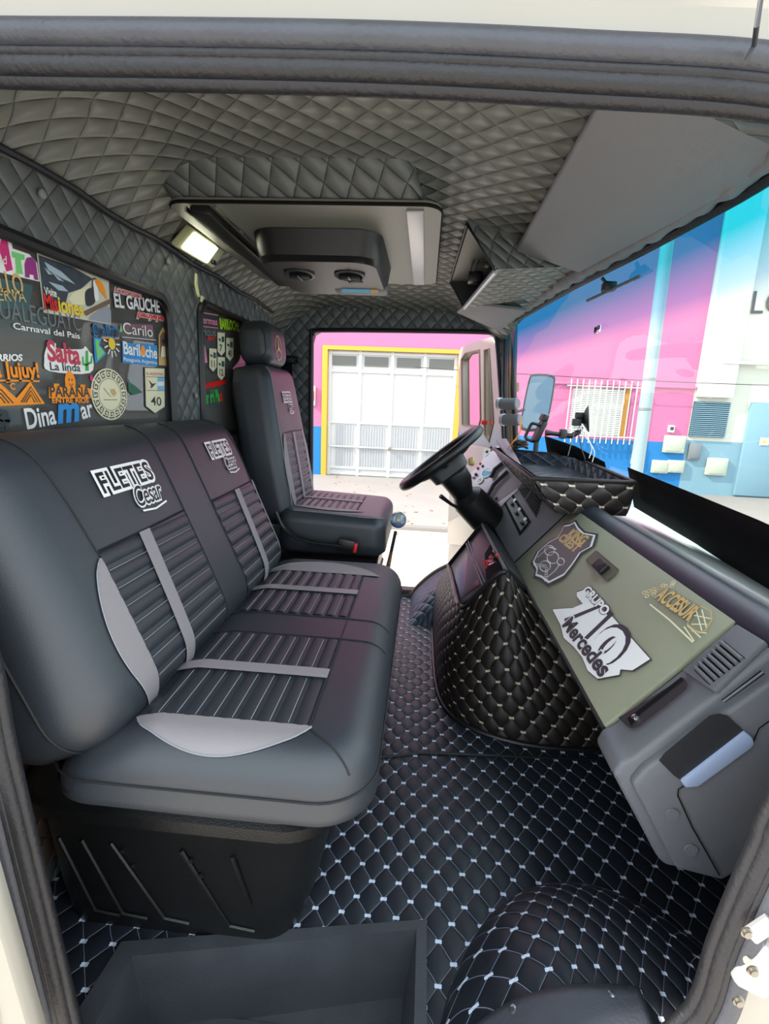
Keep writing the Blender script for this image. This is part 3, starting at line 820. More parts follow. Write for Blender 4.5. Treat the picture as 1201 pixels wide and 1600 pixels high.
for u in (.972, 1.098): seam(mb, back, [(u, .01), (u, .15), (u, .30), (u, .44), (u, .465)], .0016, M_['dthread'], .0004)
# outer seams on the bolsters
seam(mb, back, [(.690, .26), (.682, .34), (.668, .41), (.655, .452), (.640, .468)], .0018, M_['dthread'], .0004)
seam(mb, back, [(1.385, .268), (1.39, .34), (1.37, .42), (1.34, .468)], .0018, M_['dthread'], .0004)
mb.tube([back.O + back.U * u + back.V * v + back.N * z for u, v, z in [(p[0], p[1], -.082) for p in back.contour(-.0012)]], .0022, M_['dthread'], closed=True, n=5)
mb.build('seam', bk)
logo(bk, back, (.762, .342), (.917, .344), .035); logo(bk, back, (1.196, .356), (1.330, .358), .035)
for (y0, y1, sgn) in ((.633, .900, -1), (1.012, 1.285, 1)):
    x0, x1 = -.395, -.142
    f = pl(9, x0, x1); my = .770 if sgn < 0 else 1.150
    patch(cush, M_['leather_panel'], lambda v: x0, lambda v: x1, y0, y1, 135, 24, .0030, lambda u, v: f(u)).build('pleated_panel', cs)
    mb = MB()
    for i in range(1, 9):
        x = lerp(x0, x1, i / 9)
        for yy in ((y0 + .004, my - .016), (my + .016, y1 - .004)): seam(mb, cush, [(x - .004, yy[0]), (x - .004, yy[1])], .0007, M_['thread'], .0020)
    seam(mb, cush, [(x1, y0), (x1, (y0 + y1) / 2), (x1, y1)], .0018, M_['dthread'], .002)
    mb.build('stitching', cs)
    patch(cush, M_['grey_leather'], lambda v: -.42, lambda v: x1 + .002, my - .0145, my + .0145, 40, 4, .0055).build('accent_stripe', cs)
    if sgn < 0: lo = lambda u: y0 - .003 - .052 * math.sin(PI * min(1, max(0, (u + .400) / .262))) ** .6; hi = lambda u: y0 + .001
    else: lo = lambda u: y1 - .001; hi = lambda u: y1 + .003 + .085 * math.sin(PI * min(1, max(0, (u + .42) / .32))) ** .7
    ua, ub = (-.400, -.138) if sgn < 0 else (-.42, -.10)
    patch(cush, M_['grey_leather'], lo, hi, ua, ub, 8, 50, .0026, swap=True).build('side_insert', cs)
    mb = MB(); g = lo if sgn < 0 else hi
    seam(mb, cush, [(u, g(u)) for u in [lerp(ua, ub, i / 16) for i in range(17)]], .0011, M_['thread'], .003, 2); mb.build('edge_stitching', cs)
mb = MB()
for y in (.908, 1.003): seam(mb, cush, [(-.42, y), (-.25, y), (-.14, y), (-.08, y), (-.052, y)], .0016, M_['dthread'], .0004)
seam(mb, cush, [(-.142, .90), (-.142, 1.012)], .0012, M_['dthread'], .0004)
seam(mb, cush, [(-.142, .633), (-.13, .62), (-.10, .60), (-.075, .585)], .0014, M_['dthread'], .0004)
mb.tube([cush.O + cush.U * u + cush.V * v + cush.N * -.060 for u, v in cush.contour(-.0012)], .0016, M_['dthread'], closed=True, n=5)
mb.build('seam', cs)
# base shell under the bench
def ring(x0, y0, x1, y1, r, z): return [(x, y, z) for x, y in rrect(x0, y0, x1, y1, r, 8)]
mb = MB()
mb.loft([ring(-.60, .668, -.175, 1.34, .06, 0), ring(-.615, .662, -.150, 1.36, .07, .07), ring(-.635, .650, -.115, 1.39, .09, .232), ring(-.642, .640, -.103, 1.40, .10, .248),
         ring(-.648, .625, -.092, 1.405, .10, .254), ring(-.648, .622, -.090, 1.405, .10, .278), ring(-.640, .630, -.10, 1.40, .095, .284), ring(-.62, .65, -.12, 1.38, .09, .335)], M_['plastic'])
bs_ = mb.build('seat_base', bench, angle=30)
mb = MB()
fy = lambda z: lerp(.668, .650, z / .21) - .002
for x0, x1 in ((-.565, -.525), (-.525, -.475), (-.475, -.40), (-.355, -.285)):
    xs = x0 if x0 < -.5 else x0
    mb.tube([(x0, fy(.195), .195), (x1, fy(.035), .035), (x1 + .045, fy(.028), .028)], .0035, M_['plastic'], n=6)
mb.tube([(-.27, fy(.195), .195), (-.245, fy(.09), .09)], .0035, M_['plastic'], n=6)
for x, z in ((-.455, .18), (-.44, .15), (-.34, .175), (-.325, .145)): mb.cyl((x, fy(z) - .002, z), (x, fy(z) + .004, z), .004, M_['flatblack'], n=10)
mb.build('moulded_rib', bs_)

# ---- driver's seat
ds = thing('driver_seat', (-.35, 1.8, 0), 'black high-backed driver seat with headrest beyond the bench', 'driver seat')
DV = Vector((-.092, 0, .50)).normalized()
dback = Pad((-.435, 0, .53), (0, 1, 0), DV, 1.62, 2.03, -.03, .515, .135, .055, .040, crown=.006, xmin=-.645)
def narrow(o):   # the back tapers in at its top
    for v in o.data.vertices:
        wz = v.co.z + wpos(o.parent).z; y = v.co.y + wpos(o.parent).y
        k = max(0, (wz - .72) / .30); v.co.y += (1.82 - y) * .16 * k
mb = MB(); dback.mesh(mb, M_['leather']); db = mb.build('backrest', ds, angle=60); narrow(db)
f = pl(9, .02, .275)
o = patch(dback, M_['leather_panel'], lambda v: 1.70, lambda v: 1.95, .02, .272, 20, 120, .0030, lambda u, v: f(v)).build('pleated_panel', db); narrow(o)
mb = MB()
for i in range(1, 9): seam(mb, dback, [(1.705, lerp(.02, .275, i / 9) - .004), (1.945, lerp(.02, .275, i / 9) - .004)], .0009)
seam(mb, dback, [(1.70, .277), (1.82, .279), (1.95, .277)], .0018, M_['dthread'])
seam(mb, dback, [(1.655, -.01), (1.655, .2), (1.655, .4), (1.66, .50)], .0014, M_['thread'], .001)
o = mb.build('stitching', db); narrow(o)
o = patch(dback, M_['grey_leather'], lambda v: 1.795, lambda v: 1.822, .02, .275, 4, 40, .0055).build('accent_stripe', db); narrow(o)
o = patch(dback, M_['grey_leather'], lambda v: 1.949, lambda v: 1.955 + .05 * math.sin(PI * v / .28) ** .6, .003, .277, 8, 40, .0026).build('side_insert', db); narrow(o)
o = patch(dback, M_['grey_leather'], lambda v: 1.695 - .045 * math.sin(PI * v / .28) ** .6, lambda v: 1.701, .003, .277, 8, 40, .0026).build('side_insert', db); narrow(o)
o = logo(db, dback, (1.755, .385), (1.875, .387), .030); narrow(o)
# headrest
HS = Pad((-.530, 0, 1.030), (0, 1, 0), (-.10, 0, 1), 1.705, 1.935, .0, .150, .105, .055, .030, crown=.008, xmin=-.645)
mb = MB(); HS.mesh(mb, M_['leather']); hr = mb.build('headrest', ds, angle=60)
mb = MB(); seam(mb, HS, [(1.712, .02), (1.712, .07), (1.712, .12)], .0014, M_['dthread'], .0005); mb.build('seam', hr)
mb = MB(); star(mb, HS, (1.80, .062), .034, .040, M_['gold'], .003); mb.build('printed_star', hr, smooth=False)
mb = MB()
for y in (1.77, 1.87): mb = MB(); mb.cyl((-.575, y, .96), (-.585, y, 1.05), .006, M_['steel']); mb.build('headrest_post', ds)
# cushion
dc = Pad((0, 0, .545), (1, 0, 0), (0, 1, 0), -.47, -.108, 1.575, 2.02, .135, .045, .038, crown=.006, warp=lambda u, v: .02 * (-.1 - u) * 2)
mb = MB(); dc.mesh(mb, M_['leather']); dcu = mb.build('seat_cushion', ds, angle=60)
f2 = pl(8, -.42, -.215)
patch(dc, M_['leather_panel'], lambda v: -.42, lambda v: -.215, 1.66, 1.93, 110, 16, .0030, lambda u, v: f2(u)).build('pleated_panel', dcu)
mb = MB()
for i in range(9): seam(mb, dc, [(lerp(-.42, -.215, i / 8), 1.664), (lerp(-.42, -.215, i / 8), 1.926)], .0009)
seam(mb, dc, [(-.215, 1.66), (-.215, 1.93)], .0014, M_['dthread'])
seam(mb, dc, [(-.42, 1.60), (-.3, 1.60), (-.15, 1.60), (-.12, 1.64)], .0013, M_['thread'], .001)
mb.build('stitching', dcu)
patch(dc, M_['grey_leather'], lambda v: -.43, lambda v: -.213, 1.785, 1.812, 30, 3, .0055).build('accent_stripe', dcu)
patch(dc, M_['grey_leather'], lambda u: 1.655 - .03 * math.sin(PI * min(1, max(0, (u + .43) / .24))) ** .6, lambda u: 1.661, -.43, -.19, 6, 36, .0026, swap=True).build('side_insert', dcu)
# pedestal, bellows, rail
mb = MB(); mb.loft([ring(-.50, 1.66, -.16, 1.98, .04, 0), ring(-.52, 1.62, -.17, 1.99, .04, .05), ring(-.60, 1.585, -.14, 2.0, .04, .33), ring(-.60, 1.58, -.13, 2.01, .04, .405)], M_['plastic'])
mb.build('pedestal', ds, angle=30)
mb = MB(); rr = []
for i in range(9):
    e = .018 if i % 2 else 0.0; rr.append(ring(-.42 - e, 1.60 - e, -.155 + e, 1.99 + e, .03, .12 + .033 * i))
mb.loft(rr, M_['rubber']); mb.build('bellows', ds, angle=30)
mb = MB(); mb.box((-.30, 1.575, .375), (.36, .02, .03), M_['black'], bev=.006); mb.build('slide_rail', ds)
mb = MB(); p = [onY(430, 800, 1.52), onY(445, 828, 1.52), onY(478, 845, 1.52), onY(535, 853, 1.52)]
mb.tube(smooth_open(p, 6), .006, M_['black'], n=6); mb.build('adjuster_lever', ds)
bk2 = thing('seat_belt_buckle', onY(545, 865, 1.53), 'black seat belt buckle with red button between the two seats', 'seat belt buckle')
mb = MB(); c = onY(541, 852, 1.53); mb.box(c, (.058, .022, .042), M_['black'], bev=.006, rot=Matrix.Rotation(math.radians(8), 3, 'Y')); mb.tube([c + Vector((-.02, 0, 0)), onY(500, 850, 1.54), onY(460, 838, 1.56), onY(440, 815, 1.57)], .006, M_['black'])
mb.build('buckle_body', bk2)
mb = MB(); c = onY(555, 856, 1.525); mb.box(c, (.010, .020, .030), M_['red'], bev=.003, rot=Matrix.Rotation(math.radians(8), 3, 'Y')); mb.build('release_button', bk2)
# belt guide behind the driver's seat
sb = thing('seat_belt', (-.60, 2.25, .2), 'black seat belt hanging beside the far door behind the driver seat', 'seat belt')
mb = MB(); c = onY(452, 562, 2.25); mb.box((c.x - .02, 2.26, c.z), (.11, .05, .035), M_['black'], bev=.012); mb.cyl((c.x + .03, 2.24, c.z), (c.x + .045, 2.24, c.z), .014, M_['plastic']); mb.build('belt_guide', sb)
mb = MB(); mb.box((c.x - .02, 2.275, c.z - .30), (.052, .004, .58), M_['flatblack']); mb.build('belt_strap', sb)

# ---- gear lever
gl = thing('gear_lever', (-.155, 1.72, 0), 'gear lever with a clear blue ball knob in front of the driver seat', 'gear lever')
kc = onY(622, 812, 1.72)
mb = MB(); mb.tube([onY(596, 935, 1.72), onY(603, 900, 1.72), onY(611, 862, 1.72)], [.012, .010, .006], M_['brown']); mb.tube([onY(611, 862, 1.72), onY(618, 830, 1.72)], .006, M_['dashdark'])
mb.tube([onY(596, 935, 1.72), (-.16, 1.73, .0)], .012, M_['brown']); mb.build('shaft', gl)
mb = MB(); mb.lathe(kc - Vector((0, 0, .031)), (0, 0, 1), [(.029 * math.sin(PI * i / 14) + .0004, .030 * (1 - math.cos(PI * i / 14))) for i in range(15)],
                    mat('clear_blue_acrylic', srgb(200, 225, 240), .03, trans=.75, coat=.6))
kb = mb.build('knob', gl, angle=180)
mb = MB(); mb.lathe(kc - Vector((0, 0, .026)), (0, 0, 1), [(.0004, 0), (.015, .004), (.022, .012), (.0235, .019), (.0004, .020)], mat('blue_liquid', srgb(20, 110, 190), .15)); mb.build('blue_core', kb, angle=60)
mb = MB(); mb.box(kc + Vector((0, 0, .004)), (.014, .01, .02), M_['gold'], bev=.003); mb.build('core_figure', kb)
# ================================================================ FLOOR-LEVEL PARTS
def arch_h(x, y):
    r = math.hypot((x - .335) / .275, max(0, y - .46) / .365)
    return .150 * max(0, 1 - min(1, r) ** 2.6) ** .62
mb = MB()
def arp(s, t):
    a = PI * (1 - s); r = t; x = .335 + .275 * r * math.cos(a); y = .46 + .365 * r * math.sin(a); return (x, y, arch_h(x, y) + .002)
mb.grid(arp, 72, 36, Q_floor, uvfn=lambda s, t: (lambda x, y, z: (x * 1.12 + .35 * z * (1 if x > .335 else -1) * min(1, abs(x - .335) / .1), y * 1.05 - .55 * z))(*arp(s, t)))
ha = mb.build('wheel_arch_cover', label='black quilted hump with white stitches on the floor by the open door', cat='wheel arch cover')
hb = thing('wheel_arch_cover', (.12, 2.2, 0), 'pale blue quilted hump below the far door opening', 'wheel arch cover')
mb = MB()
def arch2(s, t): x = lerp(-.02, .30, s); z = .19 * math.sin(PI * min(1, (s * .62 + .0))) ** .8; y = lerp(1.98, 2.30, t); return (x, y, .001 + z * min(1, (t * 3 + .0)) ** .5)
mb.grid(arch2, 24, 18, Q_arch, uvfn=lambda s, t: (s * .36, t * .34)); mb.build('arch_cover', hb)
mb = MB(); mb.tube([Vector(arch2(i / 20, 1)) + Vector((0, 0, .004)) for i in range(21)], .010, M_['brown']); mb.build('edge_trim', hb)
# rubber sill plate on the near hump
sill = thing('sill_plate', (.25, .52, .08), 'grey rubber sill strip with round screws over the near wheel hump', 'sill plate')
mb = MB()
def sf_(s, t): x = lerp(.045, .335, s); y = lerp(.480, .556 - .06 * (1 - s) ** 2.5, t); return (x, y, arch_h(x, y) + .006)
mb.grid(sf_, 30, 6, M_['rubber_grey']); mb.tube([Vector(sf_(i / 20, .55)) + Vector((0, 0, .001)) for i in range(21)], .003, M_['rubber_grey']); mb.build('plate', sill, solid=.004)
for s in (.06, .42, .86):
    p = Vector(sf_(s, .82)); mb = MB(); mb.lathe(p, (0, 0, 1), [(.0075, 0), (.007, .003), (.003, .0045)], M_['steel'], n=14); mb.build('screw', sill)

# step well
sw = thing('step_well', (-.17, .6, -.15), 'black scuffed plastic step well sunk into the floor by the bench', 'step well')
(ax, ay), (bx, by), (cx_, cy_), (dx_, dy_) = rim
w_ = .034
out = [(ax, ay), (bx, by), (cx_, cy_), (dx_, dy_)]
inn = [(ax + w_ * .9, ay - .020), (bx - .018, by - .020), (cx_ - .02, cy_), (dx_ + w_ * 1.2, dy_)]
bot = [(ax + w_ + .03, ay - .045), (bx - .035, by - .045), (cx_ - .045, cy_), (dx_ + w_ + .03, dy_)]
def r3(a, z): return [(x, y, z) for x, y in a]
mb = MB(); mb.loft([r3(out, -.012), r3(out, .007), r3(inn, .007), r3(inn, .0), r3(bot, -.115)], M_['tray'], cap0=False, cap1=True)
mb.build('well', sw, smooth=True, angle=20)
mb = MB(); mb.box((-.19, .575, -.112), (.34, .10, .006), M_['rubber_grey'], bev=.003); mb.build('tread_mat', sw)

# body metal and hinge outside the opening, right
hg = thing('door_hinge', onY(1185, 1530, .45), 'cream metal door hinge with bolts at the lower right of the doorway', 'hinge')
mb = MB()
c = onY(1188, 1520, .455); mb.box(c + Vector((.012, .012, -.01)), (.040, .016, .060), M_['strip'], bev=.005, rot=Matrix.Rotation(.45, 3, 'Y')); mb.tube([onY(1172, 1462, .46), onY(1205, 1440, .46)], .008, M_['strip']); mb.tube([onY(1165, 1500, .465), onY(1201, 1520, .465), onY(1215, 1570, .465)], .004, M_['body'])
mb.build('hinge_plate', hg)
for x, y in ((1163, 1583), (1176, 1474), (1186, 1535)):
    mb = MB(); c = onY(x, y, .432); mb.lathe(c + Vector((0, .012, 0)), (0, -1, 0), [(.006, 0), (.006, .002), (.004, .002), (.004, .005), (.002, .006)], M_['bolt'], n=14); mb.build('bolt', hg)
mb = MB(); mb.box(onY(20, 1500, .43) + Vector((-.015, 0, .0)), (.05, .03, .34), M_['body'], bev=.012, rot=Matrix.Rotation(-.12, 3, 'Y')); mb.build('door_jamb', structure=True)

# ================================================================ ENGINE COVER
ec = thing('engine_cover', (.3, 1.6, 0), 'black quilted engine cover with pale stitches between the seats and dashboard', 'engine cover')
def lerp3(a, b, t): return Vector(a).lerp(Vector(b), t)
# profile of the near face (x across, curved corner), from floor to top
base = [(.085, 2.12), (.085, 1.85), (.088, 1.62), (.095, 1.50), (.112, 1.415), (.15, 1.345), (.22, 1.295), (.32, 1.262), (.44, 1.255), (.56, 1.27), (.64, 1.30)]
top_ = [(.115, 2.12), (.120, 1.90), (.128, 1.72), (.142, 1.60), (.168, 1.52), (.205, 1.465), (.255, 1.43), (.33, 1.41), (.44, 1.40), (.56, 1.40), (.64, 1.40)]
tz = [.38, .36, .33, .315, .315, .34, .375, .41, .43, .43, .43]
B = smooth_open([Vector((x, y, .0)) for x, y in base], 5); T = smooth_open([onY(700, 882, 2.12), onY(703, 887, 1.95), onY(707, 905, 1.78), onY(711, 925, 1.63), onY(716, 943, 1.53), onY(727, 948, 1.47), onY(752, 922, 1.44), onY(790, 893, 1.415), Vector((.325, 1.412, .388)), Vector((.42, 1.40, .37)), Vector((.57, 1.40, .37))], 5)
per = [0.0]
for a, b in zip(B, B[1:]): per.append(per[-1] + (b - a).length)
n = len(B); mb = MB()
def cvf(s, t):
    i = min(n - 1, round(s * (n - 1))); p = B[i].lerp(T[i], t); k = math.sin(PI * t) * .022
    d = (B[min(n - 1, i + 1)] - B[max(0, i - 1)]).normalized(); nn = Vector((-d.y, d.x, 0)) * -1
    return p - Vector((d.y, -d.x, 0)) * -k
mb.grid(cvf, n - 1, 16, Q_cover, uvfn=lambda s, t: (per[min(n - 1, round(s * (n - 1)))], t * .42))
mb.build('quilted_cover', ec, angle=80)
mb = MB(); mb.tube([B[i] + Vector((-.004, -.004, .004)) for i in range(n)], .007, M_['black']); mb.tube([T[i] for i in range(n)][:36], .008, M_['black']); mb.build('edge_piping', ec)
# sloping top with switch tray
TP = [onY(x, y, Y) for x, y, Y in ((702, 884, 1.97), (718, 946, 1.51), (797, 889, 1.44), (758, 815, 1.90))]
sC = Surf(TP[1], TP[0] - TP[1], TP[2] - TP[1])
mb = MB(); mb.prism([TP[0], TP[1], TP[2], TP[3]], Vector((.10, .03, -.10)), M_['dashdark'], bev=.004); mb.build('console_body', ec)
fr = lambda s, t: lerp3(lerp3(TP[1], TP[0], s), lerp3(TP[2], TP[3], s), t)
nC = (TP[0] - TP[1]).cross(TP[2] - TP[1]).normalized()
if nC.z < 0: nC = -nC
def fq(s0, s1, t0, t1, off): return [fr(s0, t0) + nC * off, fr(s1, t0) + nC * off, fr(s1, t1) + nC * off, fr(s0, t1) + nC * off]
mb = MB(); mb.prism(fq(.08, .93, .06, .46, -.002), nC * .006, mat('brown_black_gloss', srgb(62, 52, 46), .28), bev=.001); mb.build('gloss_panel', ec)
mb = MB(); mb.prism(fq(.05, .96, .60, .90, -.002), nC * .004, M_['flatblack']); mb.build('open_slot', ec)
mb = MB()
for t in (.51, .56): mb.tube([fr(.04, t) + nC * .006, fr(.98, t) + nC * .006], .0035, M_['dash'])
mb.tube([fr(.0, .94) + nC * .006, fr(.98, .94) + nC * .006], .005, M_['dash'], n=6)
mb.tube([fr(0, 0) + nC * .005, fr(1, 0) + nC * .005, fr(1, 1) + nC * .005], .007, M_['black'])
mb.build('slot_rail', ec)
wr = thing('loose_wires', fr(.1, .8), 'red and pink loose wires sticking out of the console slot', 'wires')
for k, mm in enumerate(('red', 'pinkv', 'crimson', 'black', 'red')):
    mb = MB(); a = fr(.30, .78 + .03 * k); P = [a]
    for j in range(4): P.append(fr(.30 - .05 * (j + 1) * (1 if k % 2 else .8), .74 + .05 * k + random.uniform(-.05, .07)) + nC * (.018 + random.uniform(0, .014)))
    mb.tube(smooth_open(P, 5), .0026, M_[mm], n=5); mb.build('wire', wr)
mb = MB(); p = onY(871, 1072, 1.33); mb.box((p.x, p.y, p.z), (.03, .02, .035), M_['copper'], bev=.005); mb.build('copper_bracket', label='small copper coloured bracket under the dashboard edge', cat='bracket')

# ================================================================ DASHBOARD
A_ = Vector((.335, .0, .395)); B_ = Vector((.51, 0, .60))
KV = (B_ - A_).normalized(); KN = Vector((-KV.z, 0, KV.x))
dash = thing('dashboard', (.5, 1.4, .1), 'grey truck dashboard with olive grey panel running across the cab', 'dashboard')
Y0, Y1 = .780, 1.675
def pf(pts, y0, y1, m, name, bev=.004, parent=dash):
    mb = MB(); mb.prism([(x, y0, z) for x, z in pts], (0, y1 - y0, 0), m, bev=bev); return mb.build(name, parent, angle=30)
pf([(.337, .393), (.505, .590), (.545, .615), (.575, .60), (.600, .50), (.60, .33), (.42, .30), (.345, .372)], .79, 1.68, M_['flatblack'], 'dash_body')
khaki = pf([(.335, .395), (.512, .603), (.520, .594), (.343, .386)], .787, 1.672, M_['khaki'], 'olive_panel', bev=.003)
# curved dark dash pad along the windscreen side
mb = MB()
def padp(y):
    bend = .03 * max(0, (.9 - y) / .3) ** 2
    return [(.512, .594), (.517, .609), (.530, .622), (.548, .626), (.566, .622), (.578, .606), (.585, .560), (.530, .560)]
yy = [lerp(.50, 1.74, i / 20) for i in range(21)]
rings = []
for y in yy:
    sc = min(1, max(.05, (1.75 - y) / .08)) ** .5
    rings.append([(x, y, .56 + (z - .56) * sc) for x, z in padp(y)])
mb.loft(rings, M_['dashpad']); mb.build('dash_pad', dash, angle=50)
mb = MB()
mb.grid(lambda s, t: (lerp(.57, xbot(lerp(.52, 2.28, t)) - .006, s), lerp(.52, 2.28, t), .505), 4, 30, M_['dashdark']); mb.build('dash_shelf', dash)
# near end pod
endp = [(.345, .402), (.300 + .03, .395), (.322, .372), (.412, .225), (.425, .214), (.505, .208), (.60, .31), (.63, .56), (.585, .60), (.515, .600)]
mb = MB(); mb.prism([(x, .695, z) for x, z in endp], (0, .088, 0), M_['dash'], bev=.010, seg=4); pod = mb.build('end_pod', dash, angle=40)
mb = MB(); mb.prism([(x, .680, z) for x, z in [(.36, .400), (.345, .372), (.350, .360), (.432, .226), (.503, .213), (.60, .31), (.63, .56), (.535, .585)]], (0, .02, 0), M_['dash'], bev=.006, seg=3); ef = mb.build('end_panel', dash, angle=40)
sE = Surf((.5, .678, .4), (1, 0, 0), (0, 0, 1))       # the end face, looking from the door
def e6(x, y): return sE.px(850 + x / 3.422, 1000 + y / 3.422)
# grab recess: dark hollow and pale ledge
mb = MB(); mb.poly([sE.at(*e6(*p), .0015) for p in [(610, 640), (640, 600), (880, 400), (930, 388), (975, 400), (1060, 480), (725, 745), (690, 720)]], M_['dashdark']); mb.build('grab_recess', ef, smooth=False)
mb = MB()
le = [e6(*p) for p in [(722, 742), (1062, 480), (1105, 515), (1112, 545), (1095, 568), (815, 772), (745, 778)]]
mb.prism([sE.at(p.x, p.y, -.004) for p in le], sE.N * .010, mat('pale_blue_grey_plastic', srgb(150, 165, 195), .45), bev=.003); mb.build('grab_ledge', ef)
mb = MB(); mb.stroke(sE, [e6(*p) for p in [(745, 778), (715, 795), (712, 830), (790, 1000), (935, 1255)]], .0022, M_['flatblack'], .0012)
mb.stroke(sE, [e6(*p) for p in [(1112, 545), (1145, 470), (1201, 430)]], .0022, M_['flatblack'], .0012); mb.build('panel_gap', ef)
for p in ((685, 935), (785, 1125)):
    c = e6(*p); mb = MB(); mb.lathe(sE.at(c.x, c.y, -.001), sE.N, [(.0105, 0), (.010, .0018)], M_['dash'], n=20); mb.build('screw_cap', ef)
# near vents and slots on the sloping face
sK = Surf(A_ + KN * .003, (0, -1, 0), KV)
def k5(x, y): return sK.px(780 + x / 2.853, 780 + y / 2.853)
def k6(x, y): return sK.px(850 + x / 3.422, 1000 + y / 3.422)
def k7(x, y): return sK.px(620 + x / 3, 640 + y / 3)
mb = MB(); q = [k5(*p) for p in [(820, 768), (1062, 562), (1190, 640), (960, 860)]]; mb.prism([sK.at(p.x, p.y, -.006) for p in q], sK.N * .010, M_['dash'], bev=.002); vp = mb.build('vent_surround', dash)
q = [k5(*p) for p in [(875, 770), (1010, 640), (1105, 718), (945, 838)]]
mb = MB(); mb.flat(sK, q, M_['flatblack'], .0046); mb.build('vent_opening', vp, smooth=False)
for i in range(7):
    t = (i + .5) / 7; a = Vector(q[0]).lerp(Vector(q[1]), t); b = Vector(q[3]).lerp(Vector(q[2]), t)
    mb = MB(); mb.tube([sK.at(*a, .006), sK.at(*(a.lerp(b, .5)), .008), sK.at(*b, .006)], .0035, M_['dash'], n=6); mb.build('vent_fin', vp)
for (p1, p2, p3, p4) in (((940, 318), (962, 332), (1175, 178), (1150, 158)),):
    q2 = [sE.px(850 + p[0] / 3.422, 1000 + p[1] / 3.422) for p in (p1, p2, p3, p4)]
    mb = MB(); mb.flat(sE, q2, M_['flatblack'], .002); m1 = [q2[0].lerp(q2[1], .5), q2[3].lerp(q2[2], .5)]; mb.tube([sE.at(*m1[0], .002), sE.at(*m1[1], .002)], .0018, M_['dash'], n=5); mb.build('slot', ef)
mb = MB(); mb.flat(sK, [k6(*p) for p in [(405, 425), (450, 470), (480, 485), (520, 470), (770, 275), (778, 245), (755, 210)]], M_['dashdark'], .0045)
mb.flat(sK, [k6(*p) for p in [(455, 430), (475, 470), (530, 400), (755, 225), (745, 208)]], M_['flatblack'], .0052); mb.build('pull_slot', dash, smooth=False)
mb = MB(); c = k6(497, 425); mb.lathe(sK.at(c.x, c.y, .004), sK.N, [(.006, 0), (.005, .004), (.002, .005)], M_['chrome'], n=14); mb.build('slot_screw', dash)
# latch
q = rrect(*(lambda a, b: (min(a.x, b.x), min(a.y, b.y), max(a.x, b.x), max(a.y, b.y)))(k5(385, 272), k5(537, 320)), .006)
mb = MB(); mb.flat(sK, q, mat('olive_recess', srgb(92, 90, 74), .5), .0012); mb.stroke(sK, q, .0016, M_['dkgrey'], .0016, closed=True); lt = mb.build('latch_recess', dash, smooth=False)
mb = MB(); c = k5(462, 308); c2 = sK.at(c.x, c.y, .008)
R = Matrix((sK.U, sK.V, sK.N)).transposed(); mb.box(c2, (.056, .028, .014), M_['black'], bev=.004, rot=R); mb.lathe(sK.at(c.x + .002, c.y + .004, .013), sK.N, [(.012, 0), (.0115, .004), (.004, .005)], M_['dashdark'], n=18); mb.build('latch', lt)

# centre panel with vent and heater controls: turns toward the driver
P0, P1, P2, P3 = Vector((.334, 1.678, .394)), Vector((.516, 1.680, .608)), onY(816, 755, 2.0), onY(762, 809, 2.0)
P3b = onY(762, 809, 2.0)
cs_ = thing('x', (0, 0, 0), None, None) if False else None
sP = Surf(P0, P0 - P3b, P1 - P0)
mb = MB(); mb.prism([P0, P1, P2, P3b], Vector((.14, 0, -.08)), M_['dash'], bev=.003); cp = mb.build('centre_panel', dash)
def p4(x, y): return sP.px(620 + x / 5.46, 660 + y / 5.46)
q = [p4(*p) for p in [(978, 615), (1065, 545), (1230, 700), (1185, 845)]]
mb = MB(); mb.flat(sP, q, M_['flatblack'], .002); mb.build('vent_opening', cp, smooth=False)
for i in range(6):
    t = (i + .5) / 6; mb = MB(); mb.tube([sP.at(*q[0].lerp(q[1], t), .004), sP.at(*q[3].lerp(q[2], t), .004)], .003, M_['dashdark'], n=6); mb.build('vent_fin', cp)
mb = MB(); mb.tube([sP.at(*q[0].lerp(q[3], .5), .006), sP.at(*q[1].lerp(q[2], .5), .006)], .003, M_['dash'], n=6); mb.build('vent_bar', cp)
q = [p4(*p) for p in [(868, 745), (942, 658), (1140, 880), (1040, 992)]]
mb = MB(); mb.flat(sP, q, M_['flatblack'], .002); qi = [q[0].lerp(q[2], .06), q[1].lerp(q[3], .06), q[2].lerp(q[0], .06), q[3].lerp(q[1], .06)]
mb.flat(sP, [qi[0].lerp(qi[1], .15), qi[0].lerp(qi[1], .85), qi[3].lerp(qi[2], .85), qi[3].lerp(qi[2], .15)], M_['greyv'], .003); hc = mb.build('heater_panel', cp, smooth=False)
for x, y in ((955, 755), (1005, 825), (1065, 900)):
    mb = MB(); c = p4(x, y); mb.box(sP.at(c.x, c.y, .008), (.020, .012, .012), M_['black'], bev=.003, rot=Matrix((sP.U, sP.V, sP.N)).transposed()); mb.build('heater_lever', hc)
    mb = MB(); c = p4(x + 18, y - 38); mb.box(sP.at(c.x, c.y, .004), (.014, .012, .002), M_['white'], rot=Matrix((sP.U, sP.V, sP.N)).transposed()); mb.build('symbol_plate', hc)
mb = MB(); mb.tube([P0 + KN * .002, P1 + KN * .002], .0022, M_['flatblack'], n=5)
mb.tube([(.337, .79, .388), (.337, 1.68, .388)], .004, M_['dashdark'], n=6)
mb.build('panel_joint', dash)
# skirt below the centre panel going to the floor console
mb = MB(); mb.prism([(.34, 1.45, .385), P0 + Vector((.004, 0, -.006)), P3b + Vector((.01, 0, -.01)), (.33, 2.0, .33), (.40, 1.45, .30)], (.05, 0, -.02), M_['flatblack']); mb.build('lower_skirt', dash)

